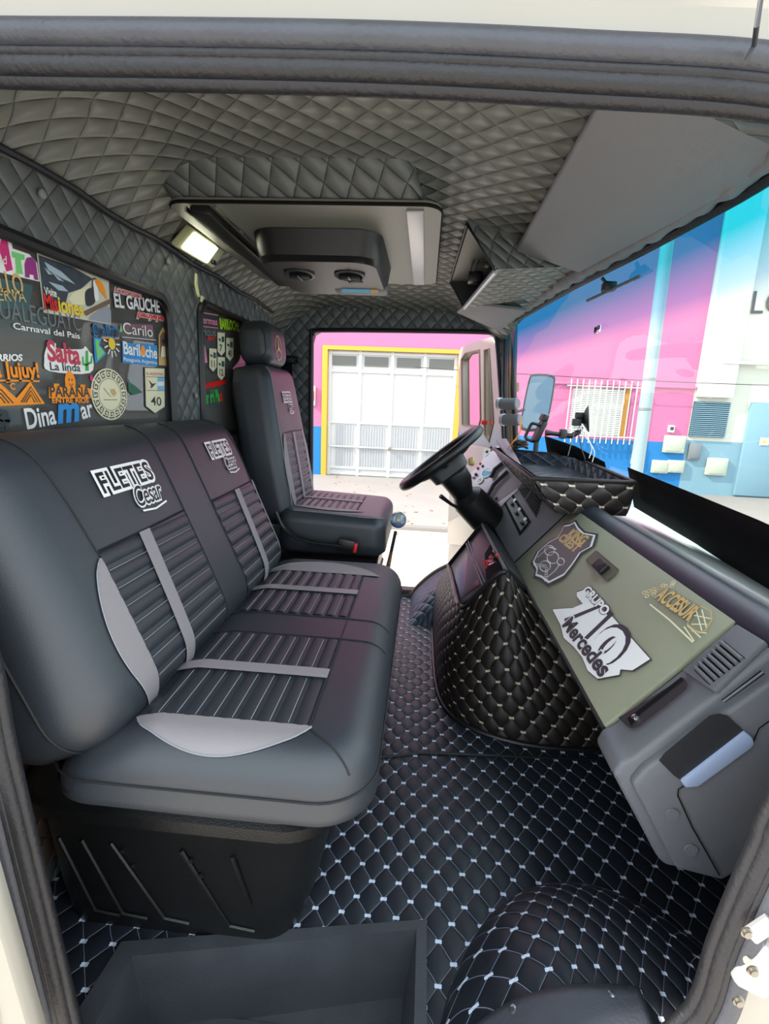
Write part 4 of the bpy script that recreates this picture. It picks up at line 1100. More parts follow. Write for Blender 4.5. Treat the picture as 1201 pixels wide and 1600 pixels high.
# instrument cluster
C0, C1, C2, C3 = onY(757, 800, 1.99), onY(817, 756, 1.99), onY(778, 694, 2.24), onY(727, 745, 2.22)
sI = Surf(C0, C0 - C3, C1 - C0)
mb = MB(); mb.prism([C0, C1, C2, C3], Vector((.12, 0, -.06)), M_['cluster'], bev=.006, seg=3); ic = mb.build('instrument_cluster', dash)
def i4(x, y): return sI.px(620 + x / 5.46, 660 + y / 5.46)
mb = MB(); mb.prism([C2 + Vector((-.012, 0, .010)), C1 + Vector((-.01, 0, .012)), C1 + Vector((.02, 0, .012)), C2 + Vector((.035, 0, .012))], (0, 0, .016), mat('mauve_dash_top', srgb(150, 130, 142), .5), bev=.005); mb.build('cluster_hood', ic)
for (x, y, rx) in ((765, 330, .024), (750, 455, .026), (690, 520, .014)):
    c = i4(x, y); mb = MB(); mb.flat(sI, ell(c.x, c.y, rx, rx), M_['lblue'] if rx > .02 else M_['cream'], .003); mb.stroke(sI, ell(c.x, c.y, rx, rx), .004, M_['strip'], .005, closed=True)
    mb.stroke(sI, [c, c + Vector((rx * .6, rx * .4))], .002, M_['red'], .006); mb.build('gauge', ic, smooth=False)
for (pts, nm) in (([(800, 500), (830, 440), (900, 390)], 'cluster_rim'), ([(785, 640), (830, 560), (950, 455)], 'cluster_rim')):
    mb = MB(); mb.tube([sI.at(*i4(*p), .012) for p in pts], .009, M_['purple'] if False else M_['dashdark'], n=8); mb.build(nm, ic)
for (x, y, mm) in ((685, 385, 'red'), (710, 405, 'black'), (665, 420, 'red'), (650, 470, 'black'), (625, 490, 'white'), (850, 660, 'black'), (800, 700, 'black'), (740, 290, 'black'), (775, 255, 'black')):
    c = i4(x, y); mb = MB(); mb.box(sI.at(c.x, c.y, .004), (.012, .012, .008), M_[mm], bev=.002, rot=Matrix((sI.U, sI.V, sI.N)).transposed()); mb.build('switch', ic)

# quilted organiser tray on the dash
tr = thing('dash_organiser', (.5, 1.9, .60), 'brown-black quilted open tray with pale stitches lying on the dashboard', 'organiser tray')
NL, NR = Vector((.352, 1.60, .705)), Vector((.664, 1.60, .708)); FL, FR = onY(772, 702, 2.2), Vector((.600, 2.05, .742))
bNL, bNR, bFL, bFR = Vector((.434, 1.602, .598)), Vector((.652, 1.602, .600)), Vector((.375, 2.16, .655)), Vector((.57, 2.02, .655))
mb = MB()
th = Vector((.0, .016, 0)); tx = Vector((.016, 0, 0))
def wall(a, b, c, d, off, m, bulge=.006):
    a, b, c, d = map(Vector, (a, b, c, d)); off = Vector(off)
    W = (b - a).length; H = (c - b).length
    fn = lambda s, t: lerp3(lerp3(a, b, s), lerp3(d, c, s), t) - off.normalized() * bulge * math.sin(PI * t) ** .5
    mb.grid(fn, 24, 8, m, uvfn=lambda s, t: (s * W + .016, t * H + .004))
    g2 = lambda s, t: lerp3(lerp3(a, b, s), lerp3(d, c, s), t) + off
    mb.grid(g2, 24, 2, Q_trayin, uvfn=lambda s, t: (s * W, t * H))
wall(bNL, bNR, NR, NL, (0, .016, 0), Q_tray); wall(bFL, bNL, NL, FL, (.016, 0, .004), Q_tray)
wall(bNR, bFR, FR, NR, (-.016, 0, 0), Q_tray); wall(bFR, bFL, FL, FR, (0, -.016, 0), Q_tray)
mb.build('quilted_wall', tr, angle=50)
mb = MB(); mb.tube([NL, NR, FR, FL], .008, M_['brownblack'], closed=True, n=10); mb.build('rolled_rim', tr)
mb = MB(); f0 = [lerp3(bNL, NL, .62), lerp3(bNR, NR, .62), lerp3(bFR, FR, .55), lerp3(bFL, FL, .55)]
mb.quad(*f0, Q_trayin, uvs=[(0, 0), (.3, 0), (.3, .5), (0, .5)]); mb.build('tray_floor', tr, solid=.01)

# ================================================================ STEERING
st = thing('steering_wheel', (.1, 1.95, .5), 'black three-spoke steering wheel on its column in front of the driver', 'steering wheel')
WC = onY(688, 716, 1.93); e1 = Vector((.765, 0, .644)).normalized(); e2 = Vector((0, 1, 0)); wn = e1.cross(e2)
e2 = (e2 - wn * .03).normalized(); wn = e1.cross(e2).normalized()
if wn.z < 0: wn = -wn
RW = .176
mb = MB(); mb.tube([WC + (e1 * math.cos(a) + e2 * math.sin(a)) * RW for a in [2 * PI * i / 56 for i in range(56)]], .0185, M_['black'], closed=True, n=14); mb.build('rim', st, angle=180)
hubc = WC - wn * .035
mb = MB(); mb.loft([[hubc + e1 * x + e2 * y + wn * z for x, y in rrect(-.078 * k, -.080 * k, .078 * k, .080 * k, .04 * k)] for z, k in ((-.05, .6), (-.035, .95), (0, 1.0), (.014, .92), (.02, .7))], M_['dashdark']); mb.build('hub', st)
for a in (math.radians(200), math.radians(90), math.radians(-20) , math.radians(270)):
    d = e1 * math.cos(a) + e2 * math.sin(a); mb = MB(); mb.tube([hubc + d * .03, hubc + d * .10 + wn * .01, WC + d * RW], [.020, .014, .012], M_['black'], flat=.6, up=wn); mb.build('spoke', st)
cb = onY(790, 845, 2.0)
mb = MB(); q0 = hubc - wn * .03; q1 = Vector((.185, 1.95, .565)); q2 = Vector((.33, 1.99, .43))
mb.tube([q0, q0 - wn * .05, q1 + Vector((-.02, 0, .02)), q1, lerp3(q1, q2, .5), q2], [.060, .056, .042, .066, .072, .06], M_['black'], n=20); mb.build('column', st)
mb = MB(); p = onY(688, 775, 1.88); mb.tube([onY(724, 798, 1.93), onY(705, 788, 1.90), p], [.007, .006, .009], M_['black']); mb.build('stalk', st)
mb = MB(); c = onY(757, 816, 1.87); mb.lathe(onY(731, 722, 1.99), (1, 0, .2), [(.012, 0), (.018, .01), (.018, .02), (.01, .026)], M_['gold'], n=16); mb.build('column_knob', st)
# ================================================================ OVERHEAD
rc = thing('roof_console', (-.28, 1.45, 1.31), 'grey painted roof hatch panel with a pale strip in the quilted ceiling', 'roof hatch')
hz = 1.312
mb = MB(); mb.loft([ring(-.575, 1.125, .010, 1.80, .04, hz), ring(-.575, 1.125, .010, 1.80, .04, hz + .012)], M_['hatch']); mb.build('panel', rc, angle=30)
mb = MB()
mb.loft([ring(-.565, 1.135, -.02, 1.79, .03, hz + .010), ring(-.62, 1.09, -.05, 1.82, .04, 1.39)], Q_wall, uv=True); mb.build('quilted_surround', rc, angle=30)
mb = MB(); mb.tube([(x, y, hz + .004) for x, y in rrect(-.575, 1.125, .010, 1.80, .04)], .0035, M_['flatblack'], closed=True); mb.build('edge_seal', rc)
mb = MB(); mb.box((-.045, 1.462, hz - .003), (.036, .64, .006), M_['strip'], bev=.002); mb.build('pale_strip', rc)
mb = MB(); mb.box((-.500, 1.46, hz - .010), (.045, .66, .020), M_['black'], bev=.005); mb.box((-.462, 1.46, hz - .004), (.005, .66, .006), M_['chrome']); mb.box((-.530, 1.46, hz - .008), (.004, .66, .010), M_['chrome']); mb.build('sliding_rail', rc)
ac = thing('roof_fan_unit', (-.28, 1.45, 1.22), 'black rounded air vent unit with two round nozzles under the roof panel', 'air vent unit')
mb = MB()
def acr(z, k, dy): return [(lerp(-.285, x, k), y, z) for x, y in rrect(-.435, 1.27 + dy, -.135, 1.66, .06)]
mb.loft([acr(hz - .002, 1.06, -.01), acr(hz - .018, 1.04, -.005), acr(hz - .055, 1.0, .005), acr(hz - .066, .95, .02)], M_['black']); ab = mb.build('housing', ac, angle=35)
for x in (-.352, -.218):
    mb = MB(); mb.lathe((x, 1.40, hz - .064), (0, -.1, -1), [(.040, 0), (.041, .008), (.034, .010), (.030, .003)], M_['dashdark'], n=28); nz_ = mb.build('nozzle', ac)
    mb = MB(); mb.box((x, 1.40, hz - .074), (.056, .006, .014), M_['black'], bev=.002); mb.box((x, 1.40, hz - .078), (.008, .05, .006), M_['black'], bev=.002)
    if x > -.3: mb.lathe((x + .012, 1.425, hz - .078), (0, 0, -1), [(.020, 0), (.020, .004), (.015, .006)], M_['dashdark'], n=20)
    mb.build('nozzle_vane', nz_)
mb = MB(); sA = Surf((-.29, 1.55, hz - .070), (1, 0, 0), (0, 1, 0))
mb.box((-.215, 1.615, hz - .052), (.16, .08, .035), M_['dash'], bev=.010); mb.build('display_block', ac)
sD = Surf((-.215, 1.572, hz - .064), (1, 0, 0), (0, .35, -1))
mb = MB(); mb.prism([(-.27, 1.571, hz - .046), (-.185, 1.571, hz - .046), (-.185, 1.585, hz - .074), (-.27, 1.585, hz - .074)], (0, -.003, -.001), M_['lblue']); mb.prism([(-.183, 1.571, hz - .046), (-.160, 1.571, hz - .046), (-.160, 1.585, hz - .074), (-.183, 1.585, hz - .074)], (0, -.003, -.001), M_['gold']); mb.build('info_sticker', ac)
for x in (-.40, -.24):
    mb = MB(); mb.box((x, 1.695, hz - .010), (.035, .02, .018), M_['black'], bev=.004); mb.build('mounting_tab', ac)
# lit interior lamp
lp = thing('interior_lamp', (-.62, 1.42, 1.28), 'lit cream interior lamp on the quilted roof edge above the pillar', 'lamp')
LP = [onX(x, y, X) for x, y, X in ((303, 357, -.585), (353, 392, -.600), (333, 421, -.628), (277, 388, -.615))]
nn = (LP[1] - LP[0]).cross(LP[3] - LP[0]).normalized()
if nn.x < 0: nn = -nn
mb = MB(); mb.prism(LP, -nn * .022, M_['lampbody'], bev=.006, seg=3); mb.build('lamp_housing', lp)
li = [lerp3(lerp3(LP[0], LP[1], s), lerp3(LP[3], LP[2], s), t) for s, t in ((.06, .10), (.70, .10), (.70, .90), (.06, .90))]
mb = MB(); mb.prism(li, nn * .008, M_['lamp'], bev=.003); mb.build('lamp_diffuser', lp)
mb = MB(); c = lerp3(lerp3(LP[0], LP[1], .86), lerp3(LP[3], LP[2], .86), .72); mb.box(c + nn * .003, (.010, .022, .010), M_['black'], bev=.002); mb.build('lamp_switch', lp)
# coat hook
hk = thing('coat_hook', onX(308, 450, -.65), 'small cream coat hook on the quilted pillar under the lamp', 'coat hook')
mb = MB(); a = onX(306, 428, -.648); b = onX(306, 470, -.648); mb.tube([a, lerp3(a, b, .4), lerp3(a, b, .8) + Vector((.006, 0, 0)), b + Vector((.015, 0, 0)), b + Vector((.020, 0, .012))], [.006, .009, .009, .007, .005], M_['lampbody'], flat=.5); mb.build('hook', hk)
mb = MB(); c = onX(311, 466, -.63); mb.lathe(c, (1, 0, 0), [(.004, 0), (.004, .002)], M_['steel'], n=10); mb.build('screw', hk)
# buttons holding the quilting
for i, (x, y) in enumerate(((65, 303), (262, 408), (344, 447), (400, 480), (440, 508), (306, 618))):
    c = onX(x, y, XR + .004); mb = MB(); mb.lathe(c, (1, 0, 0), [(.008, 0), (.0075, .003), (.003, .005)], M_['visor'], n=14)
    mb.build('upholstery_button', label=['grey button above the left rear window near the doorway', 'grey button left of the interior lamp', 'grey button right of the interior lamp above the second window', 'grey button above the driver headrest', 'grey button in the far rear corner', 'grey button on the pillar between the rear windows'][i], cat='button', group='buttons on the quilted rear wall')

# sun visors and the overhead locker
vz = [onZ(x, y, z) for x, y, z in ((952, 120, 1.345), (806, 385, 1.322), (906, 419, 1.268), (1238, 236, 1.262), (1235, 160, 1.285))]
mb = MB(); mb.prism(vz, (0, 0, -.012), M_['visor'], bev=.005, seg=3); mb.build('sun_visor', label='large plain grey sun visor above the near half of the windscreen', cat='sun visor')
v2 = [onY(x, y, Y) for x, y, Y in ((716, 487, 1.95), (728, 476, 1.90), (812, 489, 1.90), (778, 517, 2.2))]
v2 = [onY(713, 489, 2.0), onY(728, 474, 1.88), onY(822, 486, 1.75), onY(779, 518, 2.22)]
mb = MB(); mb.prism(v2, (0, 0, .010), M_['visor'], bev=.003); mb.build('sun_visor', label='small grey sun visor at the far top corner of the windscreen', cat='sun visor')
lk = thing('overhead_locker', (.2, 1.6, 1.25), 'quilted overhead locker with open end hanging over the windscreen centre', 'overhead locker')
a, b, c, d = onY(730, 350, 1.40), onY(772, 421, 1.40), onY(905, 416, 1.40), onY(812, 372, 1.40)
e, f_, g_, h_ = onY(703, 440, 1.90), onY(724, 479, 1.90), onY(812, 489, 1.90), onY(780, 460, 1.90)
top = lambda p: Vector((p.x, p.y, 1.40))
mb = MB()
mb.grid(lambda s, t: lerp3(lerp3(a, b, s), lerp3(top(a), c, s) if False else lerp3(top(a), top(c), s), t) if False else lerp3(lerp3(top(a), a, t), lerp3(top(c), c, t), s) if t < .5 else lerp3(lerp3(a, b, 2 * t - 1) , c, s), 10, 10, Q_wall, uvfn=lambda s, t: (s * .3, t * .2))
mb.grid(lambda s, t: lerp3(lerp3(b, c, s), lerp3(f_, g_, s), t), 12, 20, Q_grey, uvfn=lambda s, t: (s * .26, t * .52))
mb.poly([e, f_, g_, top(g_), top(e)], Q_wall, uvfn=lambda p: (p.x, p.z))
mb.build('quilted_shell', lk, angle=30)
mb = MB(); ins = Vector((.10, 0, .0)); A0, B0, F0, E0 = a, b, f_, e
a, b, f_, e = a + Vector((.002, .006, .0)), b + Vector((.002, .006, .006)), f_ + Vector((.002, -.006, .006)), e + Vector((.002, -.006, 0))
mb.quad(a + ins, b + ins, f_ + ins, e + ins, M_['flatblack']); mb.quad(a, a + ins, e + ins, e, M_['hatch']); mb.quad(b, b + ins, f_ + ins, f_, M_['black']); mb.quad(a, b, b + ins, a + ins, M_['hatch']); mb.quad(e, f_, f_ + ins, e + ins, M_['black'])
mb.build('locker_inside', lk, smooth=False)
a, b, f_, e = A0, B0, F0, E0
mb = MB(); mb.tube([a, b, f_, e], .0045, M_['black'], closed=True, n=6); mb.build('locker_edge', lk)
mb = MB(); mb.tube([b + Vector((.004, 0, -.002)), f_ + Vector((.004, 0, -.002))], .008, M_['strip'], n=8); mb.build('metal_strip', lk)
rd = thing('wired_switch_box', onY(738, 435, 1.70), 'small black switch box with wires inside the overhead locker', 'switch box')
mb = MB(); c_ = onY(737, 434, 1.72); mb.box(c_ + Vector((.01, 0, 0)), (.045, .045, .032), M_['black'], bev=.005); mb.build('switch_body', rd)
for k in range(3):
    mb = MB(); q = onY(735 + 4 * k, 425, 1.70); mb.tube(smooth_open([q, q + Vector((.004, -.03, .02)), q + Vector((.022, -.03, .05 + .01 * k)), q + Vector((.05, .01, .03))], 5), .0018, M_['greyv' if k % 2 else 'dkgrey'], n=5); mb.build('wire', rd)

# ================================================================ AT THE WINDSCREEN
def onW(x, y):
    d = ray(x, y); t = 0.3
    f = lambda t: (lambda p: p.x - wglass(p.y, p.z))(CAM + d * t)
    lo, hi = .0003, .006
    for _ in range(60):
        m = (lo + hi) / 2
        if f(m) < 0: lo = m
        else: hi = m
    return CAM + d * lo
# black strips stuck low on the glass
for pts, lab in (([(982, 730), (1090, 773), (1186, 812), (1260, 845), (1260, 950), (1190, 916), (1090, 850), (992, 792)], 'long black strip low on the windscreen, nearer the open door'),
                 ([(852, 681), (900, 697), (946, 722), (950, 740), (900, 716), (856, 706)], 'short black strip low on the windscreen, behind the phone holder')):
    mb = MB(); top_ = pts[:len(pts) // 2]; bt = pts[len(pts) // 2:][::-1]
    P = []
    for k in range(len(top_) - 1):
        for j in range(6): P.append((Vector(top_[k]).lerp(Vector(top_[k + 1]), j / 6), Vector(bt[min(k, len(bt) - 1)]).lerp(Vector(bt[min(k + 1, len(bt) - 1)]), j / 6)))
    P.append((Vector(top_[-1]), Vector(bt[-1])))
    rows = [[onW(*a.lerp(b, t)) - Vector((.003, 0, 0)) for t in (0, .33, .66, 1)] for a, b in P]
    mb.grid(lambda s, t: rows[round(s * (len(rows) - 1))][round(t * 3)], len(rows) - 1, 3, M_['flatblack']); mb.build('black_strip', label=lab, cat='window strip', solid=.0012)
# bonnet cowl and wipers outside
mb = MB(); mb.grid(lambda s, t: (lerp(.70, 1.05, s), lerp(.3, 2.4, t), .565 - .10 * s ** 2), 6, 12, mat('pale_bonnet_paint', srgb(205, 215, 215), .3, coat=.5)); mb.build('bonnet', label='pale bonnet just outside the windscreen', cat='bonnet', solid=.02)
wp = thing('wiper', (.80, 1.0, .58), 'dark windscreen wiper lying low outside the near half of the glass', 'wiper')
q = [onY(1062, 862, 1.25), onY(1110, 880, 1.1), onY(1165, 915, .97), onY(1230, 960, .85)]
q = [Vector((lerp(.80, .80, i / 3), lerp(1.45, .75, i / 3), .575)) for i in range(4)]
mb = MB(); mb.tube(q, .008, M_['teal']); mb.build('wiper_arm', wp)
mb = MB(); mb.tube([p + Vector((.02, .05, -.004)) for p in q], .005, M_['black']); mb.tube([p + Vector((.03, -.03, -.006)) for p in q], .004, M_['teal']); mb.build('wiper_blade', wp)
# rear view mirror arm and bits on the glass
ma = thing('mirror_arm', onW(945, 440), 'thin grey rod with black clamp hanging at the top of the windscreen', 'mirror arm')
mb = MB(); mb.tube([onY(917, 470, 1.35), onY(1000, 431, 1.20)], .0035, M_['dash'], n=8); mb.build('rod', ma)
mb = MB(); c_ = onY(951, 448, 1.285); mb.box(c_, (.028, .030, .020), M_['black'], bev=.004); mb.tube([c_, onY(940, 434, 1.29)], .004, M_['black']); mb.build('clamp', ma)
mb = MB(); c_ = onW(938, 515); mb.box(c_ - Vector((.008, 0, 0)), (.006, .04, .020), M_['chrome'], bev=.004); mb.box(c_ - Vector((.012, -.008, 0)), (.003, .012, .014), M_['black'], bev=.001); mb.build('toll_tag', label='small silver and black tag stuck on the windscreen', cat='tag')
# mirror outside the driver side
xm = thing('wing_mirror', onY(840, 660, 2.7), 'tall dark wing mirror outside the far corner of the windscreen', 'wing mirror')
Y = 2.75; q = [onY(x, y, Y) for x, y in ((834, 584), (863, 586), (866, 600), (856, 655), (847, 672), (814, 672), (816, 640), (826, 592))]
mb = MB(); mb.prism(smooth_closed(q, 3), (.02, .07, 0), M_['dashdark'], bev=.006); mb.build('mirror_case', xm)
qc = sum(q, Vector()) / len(q); mb = MB(); mb.prism([qc + (p - qc) * .90 + Vector((0, -.004, 0)) for p in smooth_closed(q, 3)], (0, .003, 0), mat('mirror_face', srgb(84, 104, 118), .10, metal=.8)); mb.build('mirror_face', xm)
mb = MB(); mb.tube([onY(820, 640, 2.78), onY(800, 645, 2.5), (.36, 2.38, .93)], .008, M_['black']); mb.build('mirror_bracket', xm)
mb = MB(); c_ = onY(807, 606, 2.6); mb.tube([onY(807, 612, 2.6), onY(808, 598, 2.6)], [.012, .010], M_['brown']); mb.build('indicator', xm)
# two round speaker-like cylinders on the pillar
for (x0, y0, x1, y1, lab) in ((778, 631, 809, 631, 'upper short grey cylinder on the far windscreen pillar'), (783, 656, 813, 656, 'lower short grey cylinder on the far windscreen pillar')):
    a = onY(x0, y0, 2.20); b = onY(x1, y1, 2.14); rt = thing('pillar_cylinder', lerp3(a, b, .5), lab, 'cylinder', 'grey cylinders on the far pillar')
    mb = MB(); d = (b - a).normalized(); mb.lathe(a + d * .012, d, [(.020, 0), (.024, .004), (.024, (b - a).length - .016), (.020, (b - a).length - .012)], M_['dash'], n=24); mb.build('cylinder_body', rt)
    mb = MB(); mb.lathe(a, d, [(.018, 0), (.026, .003), (.026, .014), (.02, .016)], M_['strip'], n=24); mb.build('end_cap', rt)
# cable on the pillar
mb = MB(); mb.tube(smooth_open([onY(813, 655, 2.1), onY(812, 675, 2.1), onY(800, 692, 2.1), onY(792, 702, 2.12)], 5), .0025, M_['orange'], n=5); mb.build('orange_cable', label='thin orange cable hanging from the lower pillar cylinder', cat='cable')
# coiled black cable on the dash
mb = MB(); cc = onY(812, 700, 2.15)
mb.tube([cc + Vector((.030 * math.cos(t * .7), .030 * math.sin(t * .7), .0035 * t * .35 + .005 * math.sin(t))) for t in range(28)], .006, M_['black'], n=6); mb.build('coiled_cable', label='black cable coiled on the far dash beside the organiser tray', cat='cable')
# phone holder
ph = thing('phone_holder', onY(860, 690, 1.95), 'black suction cup phone holder with clamp arm on the windscreen', 'phone holder')
Yh = 1.85; sc_ = onY(915, 655, Yh)
mb = MB(); mb.lathe(sc_ + Vector((-.004, 0, 0)), (1, -.35, .15), [(.012, -.012), (.02, -.004), (.036, .004), (.046, .010), (.047, .014), (.02, .014)], M_['black'], n=30); mb.build('suction_cup', ph)
mb = MB(); mb.box(sc_ + Vector((-.022, 0, .012)), (.030, .026, .022), M_['black'], bev=.004); mb.box(sc_ + Vector((-.03, 0, -.012)), (.03, .026, .026), M_['dashdark'], bev=.004); mb.lathe(onY(906, 670, Yh - .01), (0, -1, 0), [(.009, 0), (.009, .008), (.004, .010)], M_['steel'], n=16); mb.build('lock_block', ph)
mb = MB(); mb.tube([onY(905, 674, Yh), onY(893, 681, Yh), onY(876, 679, Yh)], .010, M_['black'], n=10); mb.box(onY(879, 678, Yh), (.022, .03, .034), M_['dashdark'], bev=.004); mb.tube([onY(876, 679, Yh), onY(862, 677, Yh), onY(852, 676, Yh)], [.008, .008, .012], M_['blue'] if False else M_['black'], n=10); mb.build('arm', ph)
R = Matrix.Rotation(math.radians(20), 3, 'Y')
hc_ = onY(842, 674, Yh)
mb = MB(); mb.box(hc_, (.020, .055, .075), M_['black'], bev=.005, rot=R); mb.build('clamp_plate', ph)
fc = hc_ + Vector((-.022, 0, -.004)); lo_ = [fc + R @ Vector((x, -.01, z)) for x, z in rrect(-.020, -.030, .020, .030, .012)]
mb = MB(); mb.tube(lo_, .0055, M_['black'], closed=True, n=8); mb.build('clamp_jaw', ph)
mb = MB(); mb.box(hc_ + Vector((.012, 0, .048)), (.022, .05, .024), M_['black'], bev=.004, rot=R); mb.build('clamp_jaw', ph)
mb = MB(); mb.tube([onY(838, 688, Yh), onY(836, 706, Yh)], .009, M_['black']); mb.build('foot', ph)
cw = thing('charger_cables', onY(900, 715, 1.85), 'thin pale cables looping from the phone holder to the tray', 'cables')
for P, mm in (([(898, 672), (893, 690), (887, 712)], 'greyv'), ([(905, 672), (918, 688), (928, 705), (925, 722)], 'white'), ([(903, 676), (908, 700), (914, 718)], 'dkgrey'), ([(884, 672), (900, 668), (915, 680), (924, 700), (920, 716)], 'white')):
    mb = MB(); mb.tube(smooth_open([onY(x, y, 1.84) for x, y in P], 5), .0017, M_[mm], n=5); mb.build('cable', cw)

# ================================================================ OPEN DRIVER'S DOOR
dd = thing('open_door', (.25, 2.7, -.2), 'white driver door standing open beyond the steering wheel', 'door')
def dp(x, y):   # the door hangs on the pillar and stands outwards
    H0 = Vector((.345, 2.40)); H1 = Vector((.165, 3.10)); d = (H1 - H0).normalized(); nrm = Vector((d.y, -d.x, 0)).normalized()
    r = ray(x, y); O = Vector((H0.x, H0.y, 0)); N = Vector((-d.y, d.x, 0))
    return CAM + r * ((O - CAM).dot(N) / r.dot(N))
N_ = Vector((.97, .25, 0)).normalized()
out_ = [dp(*p) for p in ((716, 560), (720, 543), (735, 536), (765, 527), (776, 540), (790, 700), (790, 1000), (697, 1010), (700, 860), (713, 760), (717, 700))]
w1 = [dp(*p) for p in ((721, 562), (727, 552), (749, 547), (751, 655), (748, 668), (722, 664))]
w2 = [dp(*p) for p in ((757, 547), (764, 545), (771, 660), (764, 690), (757, 680))]
mb = MB(); mb.poly(out_, M_['body'], holes=[w1, w2]); mb.poly([p + N_ * .04 for p in out_], M_['body'], holes=[[q + N_ * .04 for q in w1], [q + N_ * .04 for q in w2]])
for lp_ in (out_, w1, w2):
    n = len(lp_); mb.add(lp_ + [p + N_ * .04 for p in lp_], [(i, (i + 1) % n, n + (i + 1) % n, n + i) for i in range(n)], M_['body'])
mb.build('door_shell', dd, smooth=False)
for w3 in (w1, w2):
    mb = MB(); mb.poly([p + N_ * .02 for p in w3], G_clear); mb.build('pane', dd, smooth=False)
    mb = MB(); mb.tube(w3, .006, M_['brown'], closed=True, n=6); mb.build('pane_seal', dd)
mb = MB(); mb.box(dp(756, 660), (.03, .05, .02), M_['red'], bev=.004); mb.build('red_lock', dd)
mb = MB(); mb.prism([dp(*p) - N_ * .03 for p in ((712, 690), (775, 700), (786, 860), (705, 850))], N_ * .03, M_['body'], bev=.008); mb.build('door_trim', dd)

# ================================================================ STICKERS
sR = Surf((XR - .0105, 0, 0), (0, 1, 0), (0, 0, 1))
def cA(x, y): return sR.px(x / 4.448, y / 4.448 + 350)
def cB(x, y): return sR.px(x / 3.0025, y / 3.0025 + 350)
gs = 'travel stickers on the rear windows'
def stk(mb, lab): mb.build('window_sticker', smooth=False, label=lab, cat='sticker', group=gs)
def P(*pts): return [cA(*p) for p in pts]
W = M_
# pink green purple big letters
mb = MB(); mb.flat(sR, P((-160, 60), (10, 80), (75, 110), (85, 170), (200, 210), (255, 270), (272, 400), (-160, 300)), W['white'])
mb.flat(sR, P((-150, 85), (-60, 100), (-20, 200), (5, 100), (45, 110), (85, 320), (40, 330), (-10, 180), (-40, 300), (-150, 280)), W['magenta'], .0012)
mb.flat(sR, P((75, 190), (165, 215), (165, 250), (140, 250), (155, 350), (110, 345), (100, 235), (78, 232)), W['lgreen'], .0014)
mb.flat(sR, P((170, 370), (165, 280), (180, 235), (215, 230), (245, 265), (262, 392), (232, 385), (228, 355), (200, 350), (200, 375)), W['purple'], .0014)
mb.label(sR, 'ciudad', cA(-110, 270), cA(50, 280), .012, W['white'], .002, shear=.3); stk(mb, 'white-edged sticker with large pink, green and purple letters at the window top left')
mb = MB(); mb.flat(sR, P((-160, 370), (0, 375), (225, 425), (200, 600), (0, 590), (-160, 590)), W['teal']); mb.label(sR, 'CHILLO', cA(-190, 440), cA(165, 490), .030, W['gold'], .0015, bold=.02); mb.label(sR, 'RESERVA', cA(-160, 520), cA(180, 545), .018, W['gold'], .0015); stk(mb, 'dark teal sticker with golden letters below the pink letters')
# toucan photo
mb = MB(); mb.flat(sR, P((250, 180), (752, 355), (768, 700), (300, 615)), mat('photo_cream', srgb(205, 205, 185), .4), .0006)
mb.flat(sR, P((262, 215), (500, 300), (640, 380), (560, 450), (470, 480), (440, 600), (305, 590)), mat('photo_dark_water', srgb(58, 66, 76), .4, var=.6, vscale=60), .0012)
for p in (((300, 260), (420, 330), (520, 420), (430, 380), (330, 320)), ((330, 400), (430, 430), (470, 470), (400, 460)), ((350, 330), (440, 400), (400, 390)), ((300, 300), (360, 350), (330, 350))): mb.flat(sR, P(*p), mat('photo_foam', srgb(170, 188, 200), .4), .0016)
mb.flat(sR, P((500, 480), (560, 450), (620, 420), (600, 560), (500, 560), (470, 520)), W['cream'], .0014)
mb.flat(sR, smooth_closed(P((635, 385), (655, 375), (668, 400), (650, 470), (655, 540), (620, 570), (590, 560), (585, 480), (605, 450), (632, 440)), 4), W['dkgrey'], .002)
mb.flat(sR, smooth_closed(P((640, 395), (660, 390), (672, 450), (680, 520), (655, 530), (645, 460)), 4), W['white'], .0022)
mb.flat(sR, smooth_closed(P((650, 388), (685, 395), (715, 440), (735, 520), (715, 500), (680, 450), (660, 420)), 4), W['orange'], .0024)
mb.flat(sR, P((575, 610), (720, 540), (762, 520), (762, 550), (640, 610), (590, 640)), W['brown'], .0026)
mb.flat(sR, P((620, 640), (740, 560), (765, 600), (768, 695), (610, 665)), mat('photo_grey', srgb(150, 156, 165), .4), .0018)
mb.label(sR, 'Visite', cA(300, 490), cA(385, 508), .013, W['white'], .003, bold=.02)
mb.label(sR, 'Mis', cA(302, 590), cA(395, 606), .026, W['red'], .003, bold=.03); mb.label(sR, 'iones', cA(400, 607), cA(572, 640), .026, W['yellow'], .003, bold=.03)
stk(mb, 'photo sticker of a toucan beside a waterfall')
mb = MB(); mb.label(sR, 'ACCESORIOS', cA(790, 470), cA(980, 520), .009, W['red'], .0016, bold=.02, back=W['white'], bw=.09)
mb.label(sR, 'EL GAUCHE', cA(795, 575), cA(1110, 615), .027, W['white'], .0016, bold=.025, back=W['dkgrey'], bw=.05); mb.label(sR, 'pauyaya', cA(945, 640), cA(1135, 672), .014, W['red'], .0020, bold=.03, shear=.3, back=W['white'], bw=.05); stk(mb, 'white block letter sticker with red script at the window top right')
mb = MB(); mb.label(sR, 'GUALEGUAYC', cA(-90, 640), cA(560, 745), .030, W['greyv'], .0012, bold=.0); mb.label(sR, 'Carnaval del Pais', cA(90, 728), cA(552, 798), .010, W['white'], .0012, bold=.012); stk(mb, 'grey and white lettering sticker in the middle of the left window')
mb = MB(); mb.label(sR, 'ERRIOS', cA(-60, 950), cA(158, 950), .010, W['white'], .0012, bold=.04, shear=.2); stk(mb, 'small white bold lettering sticker at the left edge of the window')
